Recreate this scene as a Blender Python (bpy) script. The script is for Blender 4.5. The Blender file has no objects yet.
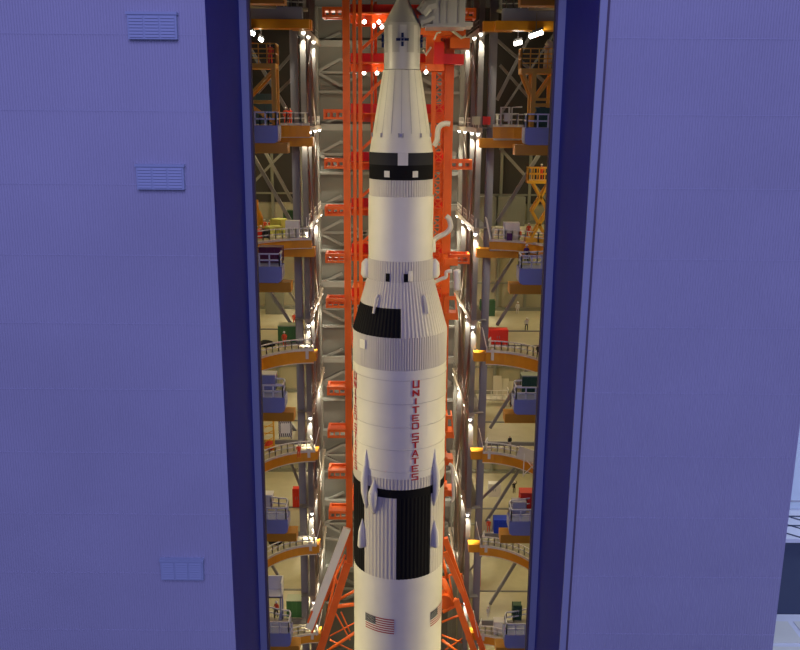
import bpy, math, random
from mathutils import Vector, Matrix
random.seed(7)
C = bpy.context.scene.collection
D2R = math.radians
# ------------------------------------------------------------------ camera
F, PITCH, ROLL, DIST, H = 870.0, D2R(13.57), D2R(0.43), 90.8, 88.0
cam_d = bpy.data.cameras.new('camera'); cam = bpy.data.objects.new('camera', cam_d); C.objects.link(cam)
cam_d.sensor_fit = 'HORIZONTAL'; cam_d.sensor_width = 36; cam_d.lens = F/800*36
cam_d.clip_start = 0.5; cam_d.clip_end = 2000
ROT = Matrix.Rotation(math.pi/2-PITCH, 3, 'X') @ Matrix.Rotation(ROLL, 3, 'Z')
cam.matrix_world = Matrix.Translation((0, -DIST, H)) @ ROT.to_4x4()
bpy.context.scene.camera = cam
def P(px, py, Y):
    d = ROT @ Vector(((px-400)/F, -(py-325)/F, -1))
    k = (Y+DIST)/d.y
    return Vector((d.x*k, Y, H+d.z*k))
def proj(v):
    q = ROT.transposed() @ (Vector(v)-Vector((0, -DIST, H)))
    return 400-F*q.x/q.z, 325+F*q.y/q.z
def XA(px, Y, z):
    _, py = proj((0, Y, z)); return P(px, py, Y).x
def ZA(py, Y, px=400): return P(px, py, Y).z
# ------------------------------------------------------------------ materials
def mat(name, col, rough=.6, metal=0, emit=None, es=0, noise=.0, nscale=1.0, bump=0, bscale=5):
    m = bpy.data.materials.new(name); m.use_nodes = True
    nt = m.node_tree; b = nt.nodes['Principled BSDF']
    b.inputs['Roughness'].default_value = rough; b.inputs['Metallic'].default_value = metal
    b.inputs['Base Color'].default_value = (*col, 1)
    if noise or bump:
        tc = nt.nodes.new('ShaderNodeTexCoord')
    if noise:
        n = nt.nodes.new('ShaderNodeTexNoise'); n.inputs['Scale'].default_value = nscale; n.inputs['Detail'].default_value = 4
        nt.links.new(tc.outputs['Object'], n.inputs['Vector'])
        r = nt.nodes.new('ShaderNodeMapRange'); r.inputs[1].default_value = .3; r.inputs[2].default_value = .7
        r.inputs[3].default_value = 1-noise; r.inputs[4].default_value = 1+noise
        nt.links.new(n.outputs[0], r.inputs[0])
        mx = nt.nodes.new('ShaderNodeVectorMath'); mx.operation = 'SCALE'; mx.inputs[0].default_value = col
        nt.links.new(r.outputs[0], mx.inputs['Scale']); nt.links.new(mx.outputs[0], b.inputs['Base Color'])
    if bump:
        n2 = nt.nodes.new('ShaderNodeTexNoise'); n2.inputs['Scale'].default_value = bscale
        nt.links.new(tc.outputs['Object'], n2.inputs['Vector'])
        bp = nt.nodes.new('ShaderNodeBump'); bp.inputs['Strength'].default_value = bump
        nt.links.new(n2.outputs[0], bp.inputs['Height']); nt.links.new(bp.outputs[0], b.inputs['Normal'])
    if emit:
        b.inputs['Emission Color'].default_value = (*emit, 1); b.inputs['Emission Strength'].default_value = es
    return m
M = dict(
 facade=mat('ribbed cladding', (.50,.50,.56), .55, noise=.07, nscale=.09),
 facade_trim=mat('pale trim paint', (.40,.43,.50), .5),
 rust=mat('brown seal', (.13,.10,.13), .7),
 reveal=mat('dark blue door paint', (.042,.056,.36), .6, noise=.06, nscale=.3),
 louvre=mat('louvre paint', (.44,.52,.62), .5),
 white=mat('white rocket paint', (.66,.64,.58), .55, noise=.03, nscale=.5),
 cream=mat('cream paint', (.72,.68,.56), .5, noise=.05, nscale=.8),
 black=mat('black rocket paint', (.006,.006,.008), .45),
 black2=mat('charcoal rocket paint', (.03,.03,.035), .5),
 skirt=mat('grey white rocket paint', (.50,.47,.43), .55),
 silver=mat('silver panel', (.50,.49,.50), .45, .08),
 weld=mat('weld paint', (.52,.50,.47), .55),
 seam=mat('panel seam grey', (.36,.35,.36), .5),
 redtxt=mat('red lettering', (.42,.008,.015), .5),
 flagblue=mat('flag blue', (.018,.022,.05), .5),
 flagred=mat('flag red', (.30,.008,.02), .5),
 quad=mat('dark blue quad', (.01,.02,.10), .5),
 lut=mat('tower red orange paint', (.90,.165,.018), .42, noise=.06, nscale=.6),
 lutred=mat('tower bright red panel', (.85,.03,.012), .4),
 orange=mat('platform orange paint', (.78,.33,.012), .45, noise=.06, nscale=.5),
 yellow=mat('scaffold yellow paint', (.88,.45,.03), .45),
 deckbox=mat('pale blue grey paint', (.33,.35,.50), .5),
 deck=mat('cream deck', (.52,.47,.30), .7, noise=.06, nscale=.6),
 rail=mat('white railing paint', (.85,.83,.75), .5),
 steel=mat('grey steel', (.22,.205,.175), .42, .3, noise=.12, nscale=.5),
 steel2=mat('brown grey steel', (.25,.20,.145), .36, .35, noise=.15, nscale=.5),
 column=mat('blue grey column paint', (.22,.21,.215), .5),
 brace=mat('brace grey paint', (.24,.23,.20), .5),
 backwall=mat('grey olive wall', (.155,.155,.125), .7, noise=.06, nscale=.15),
 girder=mat('grey olive girder', (.22,.22,.185), .6),
 beige=mat('beige wall', (.36,.33,.21), .75, noise=.08, nscale=.2),
 dark=mat('brown painted shade', (.035,.030,.024), .8),  # upper bay shade put into the wall colour
 roof=mat('dark roof', (.05,.05,.05), .8),
 lamp=mat('lit lamp', (.9,.9,.9), .5, emit=(1,.93,.80), es=22),
 lamp2=mat('lit small lamp', (.9,.9,.9), .5, emit=(1,.93,.80), es=9),
 girder2=mat('tan grey girder paint', (.34,.28,.20), .5),
 fixture=mat('lamp housing', (.3,.3,.3), .4, .5),
 red=mat('red paint', (.75,.035,.015), .45),
 workred=mat('orange coveralls', (.88,.09,.03), .7),
 skin=mat('skin', (.55,.33,.22), .6),
 hat=mat('white hard hat', (.8,.78,.72), .4),
 blackcloth=mat('black clothes', (.02,.02,.02), .8),
 whitecloth=mat('white shirt', (.65,.62,.56), .8),
 purple=mat('purple cloth', (.09,.02,.12), .8),
 green=mat('green paint', (.06,.20,.05), .5),
 dkgreen=mat('dark green paint', (.03,.10,.04), .5),
 teal=mat('dark teal paint', (.045,.085,.095), .5),
 palegreen=mat('pale green lid', (.42,.46,.28), .5),
 maroon=mat('maroon panel', (.13,.012,.045), .5),
 yellowgreen=mat('yellow green tarp', (.62,.60,.12), .6),
 bluebox=mat('bright blue paint', (.01,.05,.50), .45),
 tan=mat('tan paint', (.50,.45,.32), .6),
 greypanel=mat('grey panel', (.22,.22,.16), .5),
 ground=mat('pale blue paving', (.70,.74,.80), .7, noise=.08, nscale=.3),
 pavepale=mat('pale paving panel', (.70,.72,.64), .7, noise=.05, nscale=.4),
 navy=mat('navy wall', (.05,.07,.12), .6),
 paleblue=mat('pale blue wall', (.70,.82,.88), .6, noise=.04, nscale=.1),
)
for k_ in ('black','black2','quad'): M[k_].node_tree.nodes['Principled BSDF'].inputs['Specular IOR Level'].default_value=.12; M[k_].node_tree.nodes['Principled BSDF'].inputs['Roughness'].default_value=.8
# ------------------------------------------------------------------ mesh builder
class MB:
    def __init__(s): s.v=[]; s.f=[]; s.m=[]
    def add(s, vs, fs, mi=0):
        o=len(s.v); s.v+= [tuple(v) for v in vs]; s.f+=[tuple(i+o for i in f) for f in fs]; s.m+=[mi]*len(fs); return s
    def box(s, x0,y0,z0,x1,y1,z1, mi=0):
        if x0>x1: x0,x1=x1,x0
        if y0>y1: y0,y1=y1,y0
        if z0>z1: z0,z1=z1,z0
        vs=[(x0,y0,z0),(x1,y0,z0),(x1,y1,z0),(x0,y1,z0),(x0,y0,z1),(x1,y0,z1),(x1,y1,z1),(x0,y1,z1)]
        return s.add(vs,[(0,3,2,1),(4,5,6,7),(0,1,5,4),(1,2,6,5),(2,3,7,6),(3,0,4,7)],mi)
    def cbox(s, x,y,z,w,d,h,mi=0): return s.box(x-w/2,y-d/2,z,x+w/2,y+d/2,z+h,mi)
    def bar(s, p,q,w,h=None,mi=0,n=4):
        p=Vector(p); q=Vector(q); h=h or w; t=(q-p).normalized()
        a=Vector((0,0,1)) if abs(t.z)<.9 else Vector((0,1,0))
        u=t.cross(a).normalized(); v=u.cross(t).normalized()
        vs=[]
        for c in (p,q):
            for k in range(n):
                if n==4: du,dv=[(-1,-1),(1,-1),(1,1),(-1,1)][k]
                else: du,dv=math.cos(2*math.pi*k/n),math.sin(2*math.pi*k/n)
                vs.append(c+u*du*w/2+v*dv*h/2)
        fs=[(k,(k+1)%n,n+(k+1)%n,n+k) for k in range(n)]+[tuple(range(n))[::-1],tuple(range(n,2*n))]
        return s.add(vs,fs,mi)
    def tube(s,pts,r,n=8,mi=0):
        pts=[Vector(p) for p in pts]; rings=[]; vs=[]
        for i,p in enumerate(pts):
            t=(pts[min(i+1,len(pts)-1)]-pts[max(i-1,0)]).normalized()
            a=Vector((0,1,0)) if abs(t.y)<.9 else Vector((1,0,0))
            u=t.cross(a).normalized(); v=u.cross(t)
            for k in range(n): vs.append(p+u*math.cos(2*math.pi*k/n)*r+v*math.sin(2*math.pi*k/n)*r)
        fs=[]
        for i in range(len(pts)-1):
            for k in range(n): fs.append((i*n+k,i*n+(k+1)%n,(i+1)*n+(k+1)%n,(i+1)*n+k))
        fs+=[tuple(range(n))[::-1],tuple(range((len(pts)-1)*n,len(pts)*n))]
        return s.add(vs,fs,mi)
    def prism(s,poly,z0,z1,mi=0):
        n=len(poly)
        A=sum(poly[i][0]*poly[(i+1)%n][1]-poly[(i+1)%n][0]*poly[i][1] for i in range(n))
        if A<0: poly=poly[::-1]
        vs=[(x,y,z0) for x,y in poly]+[(x,y,z1) for x,y in poly]
        fs=[tuple(range(n))[::-1],tuple(range(n,2*n))]+[(i,(i+1)%n,n+(i+1)%n,n+i) for i in range(n)]
        return s.add(vs,fs,mi)
    def build(s,name,mats,parent=None,smooth=False,origin=None):
        me=bpy.data.meshes.new(name)
        if not isinstance(mats,(list,tuple)): mats=[mats]
        o=Vector(origin) if origin is not None else None
        vs=[tuple(Vector(v)-o) for v in s.v] if o is not None else s.v
        me.from_pydata(vs,[],s.f); me.update()
        for m in mats: me.materials.append(M[m] if isinstance(m,str) else m)
        me.polygons.foreach_set('material_index',s.m)
        if smooth: me.polygons.foreach_set('use_smooth',[True]*len(me.polygons))
        ob=bpy.data.objects.new(name,me); C.objects.link(ob)
        if parent: ob.parent=parent
        if o is not None: ob.location=o
        return ob
def tag(o,label,cat,group=None,kind=None):
    if label: o['label']=label
    if cat: o['category']=cat
    if group: o['group']=group
    if kind: o['kind']=kind
    return o
def struct(o): o['kind']='structure'; return o
def empty(name,loc,label,cat,group=None,rz=0):
    o=bpy.data.objects.new(name,None); C.objects.link(o); o.location=loc; o.rotation_euler=(0,0,rz); o.empty_display_size=.5
    return tag(o,label,cat,group)
def dup(root,loc,rz=0,label=None,group=None):
    r=root.copy(); C.objects.link(r); r.location=loc; r.rotation_euler=(0,0,rz)
    if label: r['label']=label
    if group: r['group']=group
    for ch in list(root.children):
        c=ch.copy(); C.objects.link(c); c.parent=r
        for g in ch.children:
            d=g.copy(); C.objects.link(d); d.parent=c
    return r
# ================================================================== SETTING
YF=-38.8; YT=-28.0
def Wz(z): return 11.16+(10.92-11.16)*((H+6.3-z)/41.3)
Z0,Z1=H-64,H+14
def facade(side,name,xout):
    mb=MB(); pitch=.165 ; dep=.035
    n=int((xout-Wz(H))/pitch)
    # ribbed profile, the first point follows the leaning jamb edge
    cols=[]
    x=0
    for i in range(n*2+1):
        cols.append((i*pitch/2, YF+(0 if (i//1)%2==0 else dep)))
    vs=[]; fs=[]
    for (dx,y) in cols:
        for z in (Z0,Z1):
            w=Wz(z)
            # ribs are vertical; only first half metre follows the jamb taper
            k=max(0,1-dx/1.2)
            X=(Wz(H)+dx)*(1-k)+(w+dx)*k
            vs.append((side*X,y,z))
    for i in range(len(cols)-1):
        a,b,c,d=2*i,2*i+2,2*i+3,2*i+1
        fs.append((a,b,c,d) if side>0 else (d,c,b,a))
    mb.add(vs,fs,0)
    X1=Wz(H)+cols[-1][0]
    # solid behind
    mb.prism([(side*(Wz(H)+1.3),YF+.1),(side*X1,YF+.1),(side*X1,YT-1),(side*(Wz(H)+1.3),YT-1)],Z0,Z1,0)
    # horizontal sheet laps
    for k in range(-8,3):
        z=H+.10-k*0-4.24*(-k) if False else H+.12+4.24*k
        mb.box(side*(Wz(z)+.05),YF-.012,z-.025,side*X1,YF+.05,z+.025,1)
    o=mb.build(name,['facade','facade_lap'])
    return struct(o),X1
M['facade_lap']=mat('cladding lap', (.53,.53,.60), .5)
facade(-1,'wall_front_left',40)
_,XR=facade(1,'wall_front_right',P(787.5,532,YF).x)
# jamb reveals, ribbed
n=0
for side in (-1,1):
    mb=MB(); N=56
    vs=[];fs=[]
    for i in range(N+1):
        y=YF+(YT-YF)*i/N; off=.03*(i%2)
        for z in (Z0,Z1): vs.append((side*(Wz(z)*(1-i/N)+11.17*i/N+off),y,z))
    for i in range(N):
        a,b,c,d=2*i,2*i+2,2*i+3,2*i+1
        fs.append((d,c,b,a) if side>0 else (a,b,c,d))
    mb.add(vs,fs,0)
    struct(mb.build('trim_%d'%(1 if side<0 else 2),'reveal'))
    mb=MB(); mb.box(side*10.66,YT,Z0,side*24.5,YT+.9,Z1)
    struct(mb.build('trim_%d'%(3 if side<0 else 4),'facade_trim'))
    mb=MB(); mb.box(side*10.52,YT+.12,Z0,side*10.66,YT+.9,Z1)
    struct(mb.build('trim_%d'%(5 if side<0 else 6),'rust'))
    # corner strip on the facade
    mb=MB()
    for a,b,mi in ((0,.42,0),(.42,.55,1)):
        vs=[]
        for z in (Z0,Z1):
            for dx,y in ((a,YF-.06-.02*mi),(b,YF-.06-.02*mi),(b,YF+.1),(a,YF+.1)): vs.append((side*(Wz(z)+dx),y,z))
        fs=[(0,1,5,4),(1,2,6,5),(2,3,7,6),(3,0,4,7),(0,3,2,1),(4,5,6,7)]
        if side<0: fs=[f[::-1] for f in fs]
        mb.add(vs,fs,mi)
    if side>0: struct(mb.build('trim_8',['facade_trim','rust']))
# inner shell
mb=MB(); mb.box(-25.2,33,0,25.2,34,H+14); struct(mb.build('wall_back','backwall'))
mb=MB(); mb.box(-25.2,YT,0,-24.5,33,H+14); struct(mb.build('wall_left','beige'))
mb=MB(); mb.box(24.5,YT,0,25.2,33,H+14); struct(mb.build('wall_right','beige'))
mb=MB(); mb.box(-25.2,YF+.2,H+14,25.2,34,H+16); struct(mb.build('ceiling','roof'))
mb=MB(); mb.box(-25.2,YF,-1,25.2,34,0); struct(mb.build('floor','beige'))
# side bay back walls : beige below, unlit darkness painted in brown above
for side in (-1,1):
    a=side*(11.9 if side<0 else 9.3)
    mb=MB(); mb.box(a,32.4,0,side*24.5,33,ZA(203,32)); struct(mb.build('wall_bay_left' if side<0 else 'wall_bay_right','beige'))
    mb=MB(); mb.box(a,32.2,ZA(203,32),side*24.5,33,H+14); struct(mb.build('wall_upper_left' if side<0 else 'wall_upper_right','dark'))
def bayX(side,Y): return -11.1-.008*(Y-3) if side<0 else 9.35-.047*(Y-3)
# K frames on back wall (rooted in the wall, one truss per storey)
zK=[H-123.5*t for t in (-.135,-.0452,.0438,.1322,.222,.313,.4055,.497,.588)]
wb=bpy.data.objects['wall_back']
for i,z in enumerate(zK):
    mb=MB()
    xs=[-11.6+6.5*k for k in range(0,4)]
    mb.bar((-11.6,32.7,z),(8.4,32.7,z),.35)                     # mid rail
    for x in xs:
        x2=min(x+3.2,8.4)
        mb.bar((x,32.6,z),(x2,32.6,z+1.75),.38); mb.bar((x,32.6,z),(x2,32.6,z-1.75),.38)
        if x+6.5<8.6:
            mb.bar((x+6.5,32.6,z),(x2,32.6,z+1.75),.38); mb.bar((x+6.5,32.6,z),(x2,32.6,z-1.75),.38)
        mb.bar((x+.5,32.6,z+3.9),(x+3.2,32.6,z+5.2),.34)
    mb.build('brace','girder',wb)
    mb=MB(); mb.box(-11.6,32.3,z-2.6-.15,8.4,33,z-2.6+.2); mb.build('rail','girder',wb)
    mb=MB(); mb.box(-11.6,31.9,z+3.3,8.4,33,z+4.15); mb.build('girder','girder',wb)
mb=MB()
for x in (-11.7,8.3): mb.box(x-.35,31.7,0,x+.35,33,H+14)
mb.build('pilaster','girder',wb)
# ------------------------------------------------------------------ outdoor lower right
def lowroof():
    Yw=-24
    # upper terrace z, lower terrace z  measured at the building's right corner
    zt=ZA(540,Yw,795); xw0=XR+.5
    mb=MB(); mb.box(xw0,Yw,H-100,xw0+60,Yw+5.2,zt); o=mb.build('annex_building',['navy']);
    r=empty('annex',(xw0+20,Yw+13,H-100),'dark navy low annex block with pale roof slabs beside the tall building','building'); o.name='wall_block'; o.parent=r; o.matrix_parent_inverse=r.matrix_basis.inverted()
    mb=MB(); mb.box(xw0,Yw-.5,zt,xw0+60,Yw+5.2,zt+.35); 
    e=mb.build('roof_slab','ground',r); e.matrix_parent_inverse=r.matrix_basis.inverted()
    mb=MB()
    for k in range(6):
        mb.bar((xw0+k*2.6,Yw-.3,zt+.37),(xw0+k*2.6-5,Yw+4,zt+.37),.1)
    for yy in (1.8,3.6): mb.box(xw0,Yw+yy,zt+.33,xw0+50,Yw+yy+.15,zt+.42)
    e=mb.build('roof_seam','navy',r); e.matrix_parent_inverse=r.matrix_basis.inverted()
    mb=MB()
    mb.tube([(xw0+2.6,Yw+3,zt+.4),(xw0+2.6,Yw+3,zt+1.1),(xw0+8,Yw+3,zt+1.1)],.08)
    mb.tube([(xw0+3.5,Yw+4.6,zt+.4),(xw0+3.5,Yw+4.6,zt+1.4),(xw0+18,Yw+4.6,zt+1.4),(xw0+18,Yw+4.6,zt+.4)],.1)
    e=mb.build('roof_rail','facade_trim',r); e.matrix_parent_inverse=r.matrix_basis.inverted()
    # backdrop pale wall behind the terrace
    mb=MB(); mb.box(xw0-0,Yw+5.3,H-100,xw0+90,Yw+7.3,H-18); o=mb.build('far_hall','paleblue')
    tag(o,'tall pale blue wall of the hall behind the navy annex','building')
    # lower terrace
    zl=ZA(614,Yw,785)
    mb=MB(); mb.box(xw0-.1,YF-14,zl-2,xw0+60,Yw-.05,zl); o=mb.build('lower_terrace','ground'); tag(o,'pale blue paved terrace at the foot of the navy annex','terrace')
    mb=MB(); k=0
    for i in range(8):
        for j in range(6):
            x=XR+.9+i*3.6; y=Yw-1.2-j*3.6
            mb.prism([(x,y),(x+3.1,y),(x+3.1,y-3.1),(x,y-3.1)],zl,zl+.05)
    mb.build('paving_panel','pavepale',o)
    mb=MB(); mb.box(XR+.42,YF-6,zl,XR+.8,Yw-.1,zl+.8)
    mb.build('parapet','facade_trim',o)
lowroof()
# ------------------------------------------------------------------ louvre vents on the facade
def vent(px,py,label):
    c=P(px,py,YF); w,h=2.78,1.42
    r=empty('louvre_vent',(c.x,YF,c.z-h/2),label,'vent','louvre vents on the left facade')
    mb=MB(); mb.box(-w/2,-.32,0,w/2,.05,h); mb.box(-w/2-.05,-.39,h-.1,w/2+.05,.05,h+.05)
    mb.build('frame','louvre',r)
    for k in range(3):
        m2=MB(); x0=-w/2+.09+k*(w-.09)/3
        for j in range(7):
            z=.10+j*.17
            m2.add([(x0,-.34,z+.13),(x0+.78,-.34,z+.13),(x0+.78,-.375,z),(x0,-.375,z)],[(0,3,2,1)])
            m2.add([(x0,-.34,z),(x0+.78,-.34,z),(x0+.78,-.375,z),(x0,-.375,z)],[(0,1,2,3)])
        m2.build('louvre_panel','louvre',r)
vent(153.5,26.5,'blue three-panel louvre vent, topmost on the left facade')
vent(161.5,177,'blue three-panel louvre vent, middle one on the left facade')
vent(183,568,'blue three-panel louvre vent, lowest on the left facade')
# ================================================================== ROCKET
def elev(py): return PITCH+math.atan((py-325)/F)
def ring(py,hw):
    e=elev(py); r=hw/F*DIST*math.cos(e-PITCH)/math.cos(e)
    return H-(DIST-r)*math.tan(e), r
rk=empty('rocket',(0,0,8),'tall white and black moon rocket with red lettering, upright in the bay','rocket')
def rpart(mb,name,mats,parent=rk,smooth=False):
    o=mb.build(name,mats,parent,smooth); o.matrix_parent_inverse=Matrix.Translation((0,0,-8)) if parent is rk else Matrix(); return o
def lathe(mb,prof,n=96,corr=0,mf=None):
    """prof: (z,r) top to bottom; angle 0 faces the door (-Y), positive towards +X"""
    base=len(mb.v)
    for z,r in prof:
        for k in range(n):
            t=2*math.pi*k/n; rr=r+(corr if (k%4 in(0,1)) and corr else 0)
            mb.v.append((rr*math.sin(t),-rr*math.cos(t),z))
    for i in range(len(prof)-1):
        for k in range(n):
            k2=(k+1)%n; a=base+i*n+k; b=base+i*n+k2; c=base+(i+1)*n+k2; d=base+(i+1)*n+k
            mb.f.append((d,c,b,a)); t=math.degrees(2*math.pi*(k+.5)/n); t=t if t<180 else t-360
            mb.m.append(mf(t,(prof[i][0]+prof[i+1][0])/2) if mf else 0)
    for e,rev in ((base,0),(base+(len(prof)-1)*n,1)):
        o=len(mb.v); mb.v+=[mb.v[e+k] for k in range(n)]; f=tuple(range(o,o+n))
        mb.f.append(f[::-1] if rev else f); mb.m.append(mb.m[-1])
    return mb
def Rg(*a): return [ring(y,h) for y,h in a]
# command module
p=Rg((22.5,18.4),(21,17.6),(8,10.5),(0,6.5),(-10,3.5),(-14,1.5))
o=rpart(lathe(MB(),p[::-1]),'command_module','silver',smooth=True)
p=Rg((24.5,18.7),(22,18.9)); rpart(lathe(MB(),p[::-1]),'rim','seam')
# service module
smt,smr=ring(24,18.2); smb,_=ring(69,18.2)
sm=rpart(lathe(MB(),[(smt,smr),(smb,smr)]),'service_module','silver',smooth=True)
mb=MB()
for t0 in (-75,-32,15,58):
    for k in range(6):
        a=D2R(t0+k*4); b=D2R(t0+k*4+4); r=smr+.02; zt=smt-.05; zb=smt-(smt-smb)*.62
        mb.add([(r*math.sin(a),-r*math.cos(a),zt),(r*math.sin(b),-r*math.cos(b),zt),(r*math.sin(b),-r*math.cos(b),zb),(r*math.sin(a),-r*math.cos(a),zb)],[(3,2,1,0)],0)
rpart(mb,'radiator_panel','seam')
def quad(t0):
    mb=MB(); r=smr; z=ZA(39.5,-smr); t=D2R(t0)
    ex=Vector((math.cos(t),math.sin(t),0)); en=Vector((math.sin(t),-math.cos(t),0)); c=en*(r+.12)+Vector((0,0,z))
    mb.bar(c-en*.2,c+en*.08,.22,.22)
    for d in (ex,-ex,Vector((0,0,1)),Vector((0,0,-1))):
        mb.bar(c+d*.2,c+d*.62,.24,.24)
    rpart(mb,'thruster_quad','quad')
for t0 in (1,91,-91): quad(t0)
# adapter cone
zt,rt=ring(69.5,18.9); zb,rb=ring(153,31.7)
zm,rm=ring(134,29)
ad=rpart(lathe(MB(),[(zt,rt),(zb,rb)],96),'adapter_cone','white',smooth=True)
mb=MB()
def conept(t,z,off=.03):
    k=(zt-z)/(zt-zb); r=rt+(rb-rt)*k+off; a=D2R(t); return (r*math.sin(a),-r*math.cos(a),z)
for t in range(-80,90,20):
    a=conept(t-.5,zt); b=conept(t+.5,zt); c=conept(t+.5,ZA(134,-4)); d=conept(t-.5,ZA(134,-4)); mb.add([a,b,c,d],[(3,2,1,0)])
rpart(mb,'panel_seam','seam')
mb=MB()
for t in (-42,-5,3,40,-78,76):
    z=ZA(134,-4); q=Vector(conept(t,z,.1)); mb.cbox(q.x,q.y,z-.35,.16,.16,.4)
rpart(mb,'hinge','seam')
# instrument ring (black) with notch
zb1,_=ring(153,31.7); zm1,_=ring(165.5,31.9); zb2,rr=ring(180.5,31.9); rI=rr
def notch(t,z):
    if z>zm1: return 1 if abs(t-3)>7.6 else 2
    return 0
mb=MB(); lathe(mb,[(zb1,rI),(zm1,rI),(zb2,rI)],120,0,notch); rpart(mb,'instrument_ring',['black','black2','white'])
def patch(mb,r,t,z,wd,h,off=.08,mi=0,n=1):
    hw=math.degrees(wd/2/r)
    for k in range(n):
        a=D2R(t-hw+2*hw*k/n); b=D2R(t-hw+2*hw*(k+1)/n); R=r+off
        P0=[(R*math.sin(a),-R*math.cos(a),z),(R*math.sin(b),-R*math.cos(b),z),(R*math.sin(b),-R*math.cos(b),z+h),(R*math.sin(a),-R*math.cos(a),z+h)]
        Q0=[(x*(r-.02)/R,y*(r-.02)/R,zz) for x,y,zz in P0]
        mb.add(P0+Q0,[(0,1,2,3),(4,5,1,0),(5,6,2,1),(6,7,3,2),(7,4,0,3)],mi)
mb=MB()
for x in (388,415): 
    t=math.degrees(math.asin((x-401.5)/31.9)); patch(mb,rI,t,ZA(177.5,-rI),.55,.62,.1)
rpart(mb,'hatch_cover','white')
# third stage
z2,r2=ring(197.5,31.7)
mb=MB(); lathe(mb,[(zb2,rI-.06),(z2,rI-.06)],300,.045); rpart(mb,'forward_skirt','skirt')
z3,r3=ring(262,32); z4,_=ring(282.5,32.5)
mb=MB(); lathe(mb,[(z2,r3),(z3,r3)],128); rpart(mb,'third_stage_tank','white',smooth=True)
mb=MB(); lathe(mb,[(z3,r3+.03),(z4,r3+.05)],300,.045); rpart(mb,'aft_skirt','skirt')
for x in (389,406.2):
    mb=MB(); t=math.degrees(math.asin((x-401)/32.5)); patch(mb,r3+.1,t,ZA(282,-r3),.42,.85,.05)
    rpart(mb,'vent_window','black')
mb=MB(); t=math.degrees(math.asin(9.5/32.5)); a=D2R(t); R=r3+.12; z=ZA(281,-r3)
mb.tube([(R*math.sin(a),-R*math.cos(a),z),(R*math.sin(a),-R*math.cos(a),z+.55),(r3*math.sin(a),-r3*math.cos(a),z+1)],.24)
rpart(mb,'fairing','cream')
# motor pods at left and right of the skirt
def pod(t,name='motor_pod'):
    a=D2R(t); mb=MB(); n=8
    top=ZA(258,0); bot=ZA(277,0); prof=[(top,.1),(top-.45,.48),(bot+.35,.58),(bot,.35)]
    c=Vector(((r3+.25)*math.sin(a),-(r3+.25)*math.cos(a),0)); b=len(mb.v)
    for z,r in prof:
        for k in range(n): mb.v.append((c.x+r*math.cos(k*math.pi/4),c.y+r*math.sin(k*math.pi/4),z))
    for i in range(3):
        for k in range(n): mb.f.append((b+i*n+k,b+(i+1)*n+k,b+(i+1)*n+(k+1)%n,b+i*n+(k+1)%n)); mb.m.append(0)
    mb.f.append(tuple(b+k for k in range(n))); mb.m.append(0)
    mb.f.append(tuple(b+3*n+k for k in range(n))[::-1]); mb.m.append(0)
    rpart(mb,name,'white',smooth=True)
pod(-84); pod(86)
# interstage cone with black quarter
z5,r5=ring(338.5,47)
zk,_=ring(309,41)
zk=ZA(309.5,-4.5)
def cm(t,z): return 1 if (-90<t<0.8 and z<zk+.01) else 0
kk=(z4-zk)/(z4-z5); rk_=r3+.08+(r5-.05-r3-.08)*kk
mb=MB(); lathe(mb,[(z4,r3+.08),(zk,rk_),(z5,r5-.05)],300,.045,cm); rpart(mb,'interstage_cone',['skirt','black'])
mb=MB()
for t in (-36,38):
    k0=(z4-(zk+.8))/(z4-z5); 
    for zz0,zz1,off in ((zk+.9,zk-.6,.28),):
        pts=[]
        for z,of in ((zz0+.3,.05),(zz0,off),(zz1,off)):
            k=(z4-z)/(z4-z5); r=r3+.1+(r5-r3-.1)*k+of; a=D2R(t); pts.append((r*math.sin(a),-r*math.cos(a),z))
        mb.tube(pts,.13)
rpart(mb,'vent_pipe','cream')
z6,r6=ring(371.5,46.6)
mb=MB(); lathe(mb,[(z5,r5-.05),(z6,r5-.05)],480,.05); rpart(mb,'second_stage_skirt','skirt')
mb=MB(); patch(mb,r5,-49,ZA(348,-3.3,365),.85,.95,.12); rpart(mb,'access_door','white')
# second stage tank
z7,r7=ring(480,45.6); R2=r5
z8,_=ring(490.5,45.5); z9,_=ring(499,45.5)
mb=MB(); lathe(mb,[(z6,R2),(z7,R2)],160); rpart(mb,'second_stage_tank','white',smooth=True)
mb=MB()
for y in (381,404.7,428,450.7,473): z,_=ring(y,46); lathe(mb,[(z+.035,R2+.01),(z+.03,R2+.05),(z-.03,R2+.05),(z-.035,R2+.01)],160)
rpart(mb,'weld_ring','weld')
# red lettering
G_={'U':[(0,0,.25,1),(.75,0,1,1),(0,0,1,.2)],'N':[(0,0,.25,1),(.75,0,1,1),'nd'],'I':[(.37,0,.63,1)],'T':[(.37,0,.63,1),(0,.82,1,1)],
 'E':[(0,0,.2,1),(0,0,1,.18),(0,.41,.85,.58),(0,.82,1,1)],'D':[(0,0,.2,1),(.8,.1,1,.9),(0,0,.9,.18),(0,.82,.9,1)],
 'S':[(0,0,1,.18),(0,.41,1,.58),(0,.82,1,1),(0,.5,.2,.92),(.8,.08,1,.5)],'A':['al','ar',(.25,.25,.75,.4)]}
def letter(ch,t0,z,w,h,r):
    mb=MB()
    def q(u0,v0,u1,v1,u2,v2,u3,v3):
        N=1
        pts=[(u0,v0),(u1,v1),(u2,v2),(u3,v3)]; vs=[]
        for u,v in pts:
            a=D2R(t0)+(u-.5)*w/r; R=r+.07; vs.append((R*math.sin(a),-R*math.cos(a),z+v*h))
        mb.add(vs,[(0,1,2,3)])
    for s in G_[ch]:
        if s=='nd': q(0,.8,.8,0,1,.2,.2,1)
        elif s=='al': q(0,0,.2,0,.6,1,.4,1)
        elif s=='ar': q(.8,0,1,0,.6,1,.4,1)
        else:
            a,b,c,d=s; q(a,b,c,b,c,d,a,d)
    return mb
word='UNITED STATES'
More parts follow.
